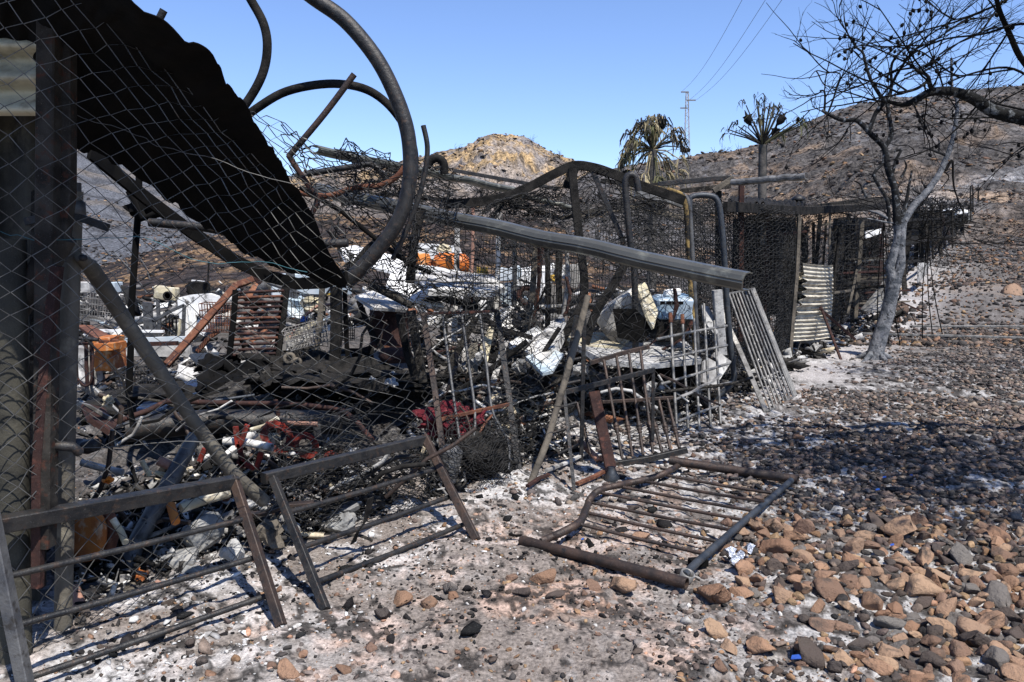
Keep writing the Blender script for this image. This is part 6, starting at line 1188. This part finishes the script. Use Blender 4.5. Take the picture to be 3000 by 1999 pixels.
b = B(); b.lathe(at(2008, 440, d), [(.2, -.5), (.9, -.3), (1.0, .1), (.5, .35)], 10); b.build('nest', 'char', t)
B().tube([at(1930, 450, 60), at(1970, 438, 80), at(2008, 440, d)], .03, 4).build('service_cable', 'char', label='thin cable running from the pylon towards the left palm', cat='cable')
for i, (x0, y0, x1, y1) in enumerate(((1996, 270, 2190, -30), (2016, 296, 2255, -20), (2036, 296, 2312, -30))):
    a_, b2 = at(x0, y0, d), at(x1, y1, 78); pts = [a_.lerp(b2, k / 12) + Vector((0, 0, -1.3 * math.sin(math.pi * k / 12))) for k in range(13)]
    # carries on over the viewer's right
    pts.append(b2 + (b2 - pts[-2]) * 4); B().tube(pts, .022, 4).build('power_line', 'steel_grey', label=['leftmost of the three power lines', 'middle one of the three power lines', 'rightmost of the three power lines'][i], cat='power line')
# ================================================================ stones
def rock_mesh(seed, sub):
    bm = bmesh.new(); bmesh.ops.create_icosphere(bm, subdivisions=sub, radius=1); rg = np.random.default_rng(seed)
    V = np.array([v.co[:] for v in bm.verts]); bm.verts.index_update(); Fs = np.array([[v.index for v in f.verts] for f in bm.faces]); bm.free()
    npl = rg.integers(8, 15)
    for _ in range(npl):
        n = rg.normal(size=3); n /= np.linalg.norm(n); h = rg.uniform(.32, .66); dd = V @ n - h; V = V - np.where(dd > 0, dd, 0)[:, None] * n
    V *= np.array([1, rg.uniform(.65, .95), rg.uniform(.45, .75)])
    s = seed * 3.7; nn = fbm(V[:, 0] * 2 + s, V[:, 1] * 2, V[:, 2] * 2, 4, 7); V *= (1 + .10 * nn)[:, None]
    if sub > 2: V *= (1 + .035 * fbm(V[:, 0] * 9 + s, V[:, 1] * 9, V[:, 2] * 9, 3, 9))[:, None]
    V /= np.abs(V[:, 0]).max(); return V, Fs
BIG = []
for s in range(22):
    V, Fs = rock_mesh(s + 40, 3); me = npmesh('stone', V, None, Fs, None, False); me.materials.append(M['stone_ochre']); BIG.append(me)
def density(x, y):
    """stones per place: the stony field right of the fence strip"""
    n1 = fbm(x * .8, y * .8, s=501); n2 = fbm(x * 2.2, y * 2.2, s=511)
    field = sst(.0, 1.3, x - .15 - (y - 3) * .22 + .5 * n1)
    nearr = sst(.6, 2.0, x + .4 * n2) * (1 - sst(4.8, 5.6, y)) + .0
    pth = np.exp(-((x - (3.0 + (y - 9) * .56)) / (1.0 + (y - 9) * .05)) ** 2) * sst(7.5, 10, y)
    out = inside(x, y)
    dd = np.clip(.2 + field * .8 + nearr * .3, 0, 1) * (1 - .85 * pth) * (1 - sst(-.15, .2, out))
    dd *= np.clip(.75 + .7 * n2, .12, 1.2)
    gap = np.exp(-(((x - 1.35) / .55) ** 2 + ((y - 3.35) / .3) ** 2)) * .8     # bare dust between the two groups of near stones
    return dd * (1 - gap)
rgs = np.random.default_rng(77)
placed = []
def try_place(x, y, s):
    for (a, b_, c) in placed:
        if (a - x) ** 2 + (b_ - y) ** 2 < ((c + s) * .58) ** 2: return False
    placed.append((x, y, s)); return True
# hand placed, from the photograph: x, y, width in source pixels, colour pick, label
HAND = [(2098, 1768, 115, 'orange-brown rounded boulder, largest stone below the fallen gate'), (1630, 1755, 75, 'ochre stone leaning on a dark one left of the big boulder'), (1530, 1750, 62, 'dark angular stone left of the ochre stone'), (1585, 1705, 100, 'long flat brown stone above the ochre stone'), (1820, 1735, 95, 'knobbly orange stone shaped like a skull'), (2108, 1852, 0, ''), (1740, 1725, 55, 'round brown stone left of the knobbly orange stone'), (2272, 1625, 95, 'long reddish stone right of the foil'), (2412, 1697, 80, 'round yellow stone in the stone field'), (2620, 1570, 110, 'pale ochre stone at the middle of the stone field'), (2350, 1560, 70, 'orange stone above the long reddish stone'),
        (2690, 1750, 130, 'pale yellow slab in the right foreground'), (2400, 1800, 90, 'brown lumpy stone right of the boulder'), (2545, 1560, 50, 'grey wedge stone beside the pale ochre stone'), (2860, 1880, 120, 'sharp-edged ochre stone at the lower right'), (2760, 1860, 95, 'blocky ochre stone left of the sharp-edged one'), (2930, 1770, 105, 'big grey-ochre stone at the right edge'), (2512, 1905, 75, 'dark purple-brown cube-like stone at the bottom'), (2610, 1850, 105, 'grey-brown stone with a pink patch'), (2100, 1870, 75, 'upper of two orange stones at the bottom centre'), (2230, 1905, 85, 'jagged orange stone near the bottom edge'), (2110, 1955, 55, 'round brown stone standing alone near the bottom'), (2570, 1975, 95, 'cream wedge stone cut by the bottom edge'), (2900, 1960, 110, 'large grey slab at the bottom right'), (2720, 1955, 100, 'dark flat slab near the bottom right'), (2360, 1915, 78, 'flat orange-brown stone in the lower middle'), (2440, 1925, 70, 'orange oval stone beside the flat orange-brown stone'), (1320, 1735, 58, 'tall grey-brown stone alone on the ashes'), (1300, 1758, 38, 'small oval stone in front of the tall grey-brown one'), (1330, 1765, 36, 'pinkish pebble beside the small oval stone'), (1180, 1780, 62, 'brown elongated stone on the ashes'), (1125, 1815, 60, 'dark knuckle-shaped stone at the bottom centre left'), (560, 1905, 45, 'dark brown cubic stone below the left panel'), (850, 1990, 70, 'orange stone cut by the bottom edge left of centre'), (1010, 1985, 60, 'brown stone at the bottom edge'), (1260, 1790, 55, 'low flat brown stone near the two pebbles'), (930, 1740, 34, 'dark charcoal-grey stone on the sandy patch'), (1450, 1655, 0, ''), (2330, 1290, 45, 'brown boulder in the far stones above the fallen gate'), (2960, 860, 60, 'pale orange boulder on the far right slope'), (2632, 945, 42, 'brown boulder right behind the tree trunk'), (2850, 1700, 90, 'tall ochre stone leaning at the right'), (2480, 1795, 60, 'two-faced ochre stone in the right foreground'), (1500, 1700, 45, 'small brown stone left of the near gate pipe'), (1790, 1540, 50, 'orange-grey stone inside the fallen gate'), (1880, 1590, 55, 'ochre stone inside the gate near its right pipe'), (1850, 1500, 50, 'dark stone between the gate bars')]
for (x, y, wpx, lab) in HAND:
    if not wpx: continue
    p = g(x, y); s = wpx / 2 * p.y / F; placed.append((p.x, p.y, s)); k = rgs.integers(len(BIG))
    o = bpy.data.objects.new('stone', BIG[k]); COL.objects.link(o); o.location = (p.x, p.y, gz(p.x, p.y) + s * .28); o.scale = (s, s * rgs.uniform(.85, 1.1), s * rgs.uniform(.9, 1.15))
    o.rotation_euler = (rgs.normal(0, .2), rgs.normal(0, .2), rgs.uniform(-.5, .5)); tag(o, lab, 'stone')
    o.material_slots[0].link = 'OBJECT'; o.material_slots[0].material = M['stone_dark' if 'dark' in lab else 'stone_grey' if 'grey' in lab else 'stone_brown' if ('brown' in lab or 'red' in lab or 'pink' in lab) else 'stone_ochre']
cand = []
for _ in range(90000):
    y = 2.7 + rgs.random() ** 1.3 * 6.5; hw = y * .70; x = rgs.uniform(-hw * .8, hw) if rgs.random() < .5 else rgs.uniform(hw * .25, hw)
    cand.append((x, y))
cand = np.array(cand); den = density(cand[:, 0], cand[:, 1]); keep = rgs.random(len(cand)) < den ** 1.3
cand = cand[keep]; allr = []
for _ in range(2600):      # the pile of bigger stones, lower right
    y = 2.6 + 2.1 * rgs.random(); x = rgs.uniform(.75 + (y - 2.6) * .25, y * .72); s = .03 + .045 * rgs.random() ** 1.8
    if rgs.random() < float(sst(.9, 1.75, x + .5 * float(fbm(x * 1.6, y * 1.6, s=551)) - (y - 3.3) * .12)) and try_place(x, y, s): allr.append((x, y, s))
for (x, y) in cand[:9000]:
    bigz = float(sst(1.0, 1.9, x - (4.2 - y) * .1)) * float(1 - sst(4.4, 5.2, y))
    s = .0125 * math.exp(abs(rgs.normal(0, 1)) * .55) * (.85 + 1.0 * bigz); s = min(s, .03 + .035 * bigz)
    if try_place(x, y, s): allr.append((x, y, s))
allr.sort(key=lambda r: -r[2] / r[1])
top = allr[:252]; rest = allr[252:]
zz = terr(np.array([r[0] for r in top]), np.array([r[1] for r in top]))[0]
LBL = {}
def where(px, py):
    if py > 1780: return 'in the bottom right corner pile' if px > 2500 else 'at the bottom right of centre' if px > 1900 else 'at the bottom left' if px < 1300 else 'near the bottom centre'
    if px > 2550: return 'in the shade at right' if py < 1600 else 'in the pile at the right edge'
    if py < 1380: return 'beyond the fallen gate'
    if 1700 < px < 2200 and py < 1680: return 'inside the fallen gate'
    if px <= 1700: return 'left of the fallen gate'
    return 'just right of the fallen gate' if py < 1600 else 'right of the foil'
for i, (x, y, s) in enumerate(top):
    k = rgs.integers(len(BIG)); o = bpy.data.objects.new('stone', BIG[k]); COL.objects.link(o); o.location = (x, y, zz[i] + s * .22); o.scale = (s, s * rgs.uniform(.8, 1.15), s * rgs.uniform(.8, 1.2))
    o.rotation_euler = (rgs.normal(0, .3), rgs.normal(0, .3), rgs.uniform(0, 6.28))
    mk_ = ['stone_ochre', 'stone_brown', 'stone_grey', 'stone_dark'][rgs.choice(4, p=[.3, .36, .12, .22])]
    wpx = 2 * s / y * F; sz_ = 'large' if wpx > 62 else 'medium' if wpx > 44 else 'small'
    lb = (f"{sz_} {dict(stone_ochre='ochre', stone_brown='red-brown', stone_grey='grey', stone_dark='charred')[mk_]} {['rounded', 'angular', 'flat-faced'][0 if k % 3 == 0 else 1 if k % 3 == 1 else 2]} stone {where(1500 + x / y * F, 750 + CH / y * F)}"); LBL.setdefault(lb, []).append((x / y, o)); tag(o, lb, 'stone', 'loose stones of the stony field')
    o.material_slots[0].link = 'OBJECT'; o.material_slots[0].material = M[mk_]
for lb, ls in LBL.items():
    if len(ls) > 1:
        for i, (_, o) in enumerate(sorted(ls, key=lambda q_: q_[0])): o['label'] = f"{ORD[min(i, 29)]} from left of the {lb.replace(' stone ', ' stones ', 1)}"
# smaller stones, gravel and far stones: too many to pick apart
SM = [rock_mesh(s + 90, 2) for s in range(10)]; TN = [rock_mesh(s + 140, 1) for s in range(10)]
BR = np.array([(.075, .058, .048), (.24, .145, .085), (.15, .095, .07), (.2, .12, .08), (.055, .05, .047), (.27, .18, .105), (.1, .075, .065), (.17, .13, .105), (.04, .036, .034), (.075, .062, .055)])
def joined(name, label, pts, sz, bank, m, cols, seed, flat=1.0, sink=.2):
    rg = np.random.default_rng(seed); n = len(pts); z = terr(pts[:, 0], pts[:, 1])[0]; which = rg.integers(len(bank), size=n); Vs = []; Fs = []; Ts = []; off = 0
    for k, (V, Ff) in enumerate(bank):
        ids = np.where(which == k)[0]
        if not len(ids): continue
        a = rg.uniform(0, 2 * math.pi, len(ids)); c, s_ = np.cos(a)[:, None], np.sin(a)[:, None]; sc = sz[ids][:, None]
        st = rg.uniform(.7, 1.25, (len(ids), 3)); tilt = rg.normal(0, .3, (len(ids), 1))
        X0, Y0, Z0 = V[None, :, 0] * st[:, 0:1], V[None, :, 1] * st[:, 1:2], V[None, :, 2] * st[:, 2:3] * flat
        X1 = X0 * np.cos(tilt) - Z0 * np.sin(tilt); Z1 = X0 * np.sin(tilt) + Z0 * np.cos(tilt)
        P = np.stack([(X1 * c - Y0 * s_) * sc + pts[ids, 0:1], (X1 * s_ + Y0 * c) * sc + pts[ids, 1:2], Z1 * sc + (z[ids] + sz[ids] * sink)[:, None]], -1)
        Vs.append(P.reshape(-1, 3)); nv = len(V); Fs.append((Ff[None] + (np.arange(len(ids)) * nv)[:, None, None]).reshape(-1, 3) + off); off += len(ids) * nv
        cc = cols[ids] if len(cols) == n else cols[rg.integers(len(cols), size=len(ids))] * rg.uniform(.75, 1.25, (len(ids), 1)); Ts.append(np.repeat(cc, nv, 0))
    me = npmesh(name, np.vstack(Vs), None, np.vstack(Fs), np.vstack(Ts)); o = link(me, name, m); tag(o, label, None, None, 'stuff')
rest = np.array(rest); rest = rest[rest[:, 2] > .004]
joined('small_stones', 'the smaller stones of the stony field', rest[:, :2], rest[:, 2], SM, 'pebble', BR, 3)
# mid and far field
def scatter(n, y0, y1, pw, xr, den, seed):
    rg = np.random.default_rng(seed); y = y0 + (y1 - y0) * rg.random(n) ** pw; lo, hi = xr; x = (lo + (hi - lo) * rg.random(n)) * y
    k = rg.random(n) < den(x, y); return np.stack([x[k], y[k]], -1), rg
p, rg = scatter(56000, 5.0, 17, 1.0, (.0, .72), lambda x, y: density(x, y) ** 1.2 * (1 - .65 * sst(5.5, 10, y) * sst(-.35, .35, -fbm(x * .7, y * .7, s=561))), 5)
joined('small_stones', 'stones of the field beyond the fallen gate', p, np.minimum(.014 * np.exp(np.abs(rg.normal(0, .75, len(p)))), .05), TN, 'pebble', (BR * .55 + BR.mean(1, keepdims=True) * .45), 5, flat=.75)
p, rg = scatter(2600, 2.6, 5.4, 1.0, (-.35, .42), lambda x, y: sst(-.5, .4, fbm(x * 2, y * 2, s=571)) * (inside(x, y) < -.3), 12)
joined('small_stones', 'small stones half buried in the grey dust', p, np.minimum(.009 * np.exp(np.abs(rg.normal(0, .6, len(p)))), .03), SM, 'pebble', np.array([(.2, .16, .14), (.28, .2, .16), (.13, .11, .1), (.24, .21, .19), (.08, .07, .065), (.3, .2, .15)]), 12, flat=.6, sink=-.05)
p, rg = scatter(16000, 2.5, 6, 1.0, (-.72, .72), lambda x, y: .35 + .65 * density(x, y), 6)
joined('gravel', 'fine gravel and crumbs on the dust', p, .004 * np.exp(np.abs(rg.normal(0, .7, len(p)))), TN, 'pebble', np.vstack([BR, [(.45, .43, .4), (.4, .38, .36), (.02, .02, .02), (.02, .02, .02), (.42, .24, .16)]]), 6)
p, rg = scatter(6500, 2.6, 7, 1.0, (-.7, .25), lambda x, y: (1 - sst(0, 1.5, x - (y - 3) * .2)) * sst(-.1, .4, fbm(x * 3, y * 3, s=521)), 7)
joined('charcoal_crumbs', 'black charcoal crumbs strewn on the ash strip', p, .0045 * np.exp(np.abs(rg.normal(0, .8, len(p)))), TN, 'debris', np.array([(.012, .012, .012), (.02, .018, .018)]), 7)
p, rg = scatter(15000, 2.6, 12, 1.0, (-.6, .35), lambda x, y: np.exp(-((inside(x, y) + .35) / .55) ** 2), 8)
joined('ash_flakes', 'white ash flakes along the foot of the fence', p, .0042 * np.exp(np.abs(rg.normal(0, .7, len(p)))), TN, 'debris', np.array([(.55, .54, .52), (.65, .64, .62), (.4, .39, .38), (.12, .11, .1)]), 8, flat=.6)
p, rg = scatter(45000, 14, 60, 1.6, (.28, .75), lambda x, y: .25 + .75 * (inside(x, y) < -.5) * sst(-.3, .4, fbm(x * .25, y * .25, s=531)), 9)
joined('slope_stones', 'stones and burnt tufts on the rising slope at the right', p, np.minimum(.026 * np.exp(np.abs(rg.normal(0, .65, len(p)))), .12), TN, 'pebble', np.vstack([BR, BR[[0, 4, 8]], [(.03, .03, .03), (.03, .028, .028)]]), 9)
p, rg = scatter(26000, 38, 160, 1.0, (-.6, .7), lambda x, y: sst(-.6, .4, fbm(x * .13, y * .13, s=541)), 10)
joined('hillside_rocks', 'rocks and charred tussocks over the burnt hills', p, np.minimum(.07 * np.exp(np.abs(rg.normal(0, .7, len(p)))), .3) * (.5 + p[:, 1] / 110), TN, 'hillstone', np.vstack([BR * .75, [(.03, .028, .028)] * 9, [(.3, .2, .12)] * 1]), 10, flat=.6)
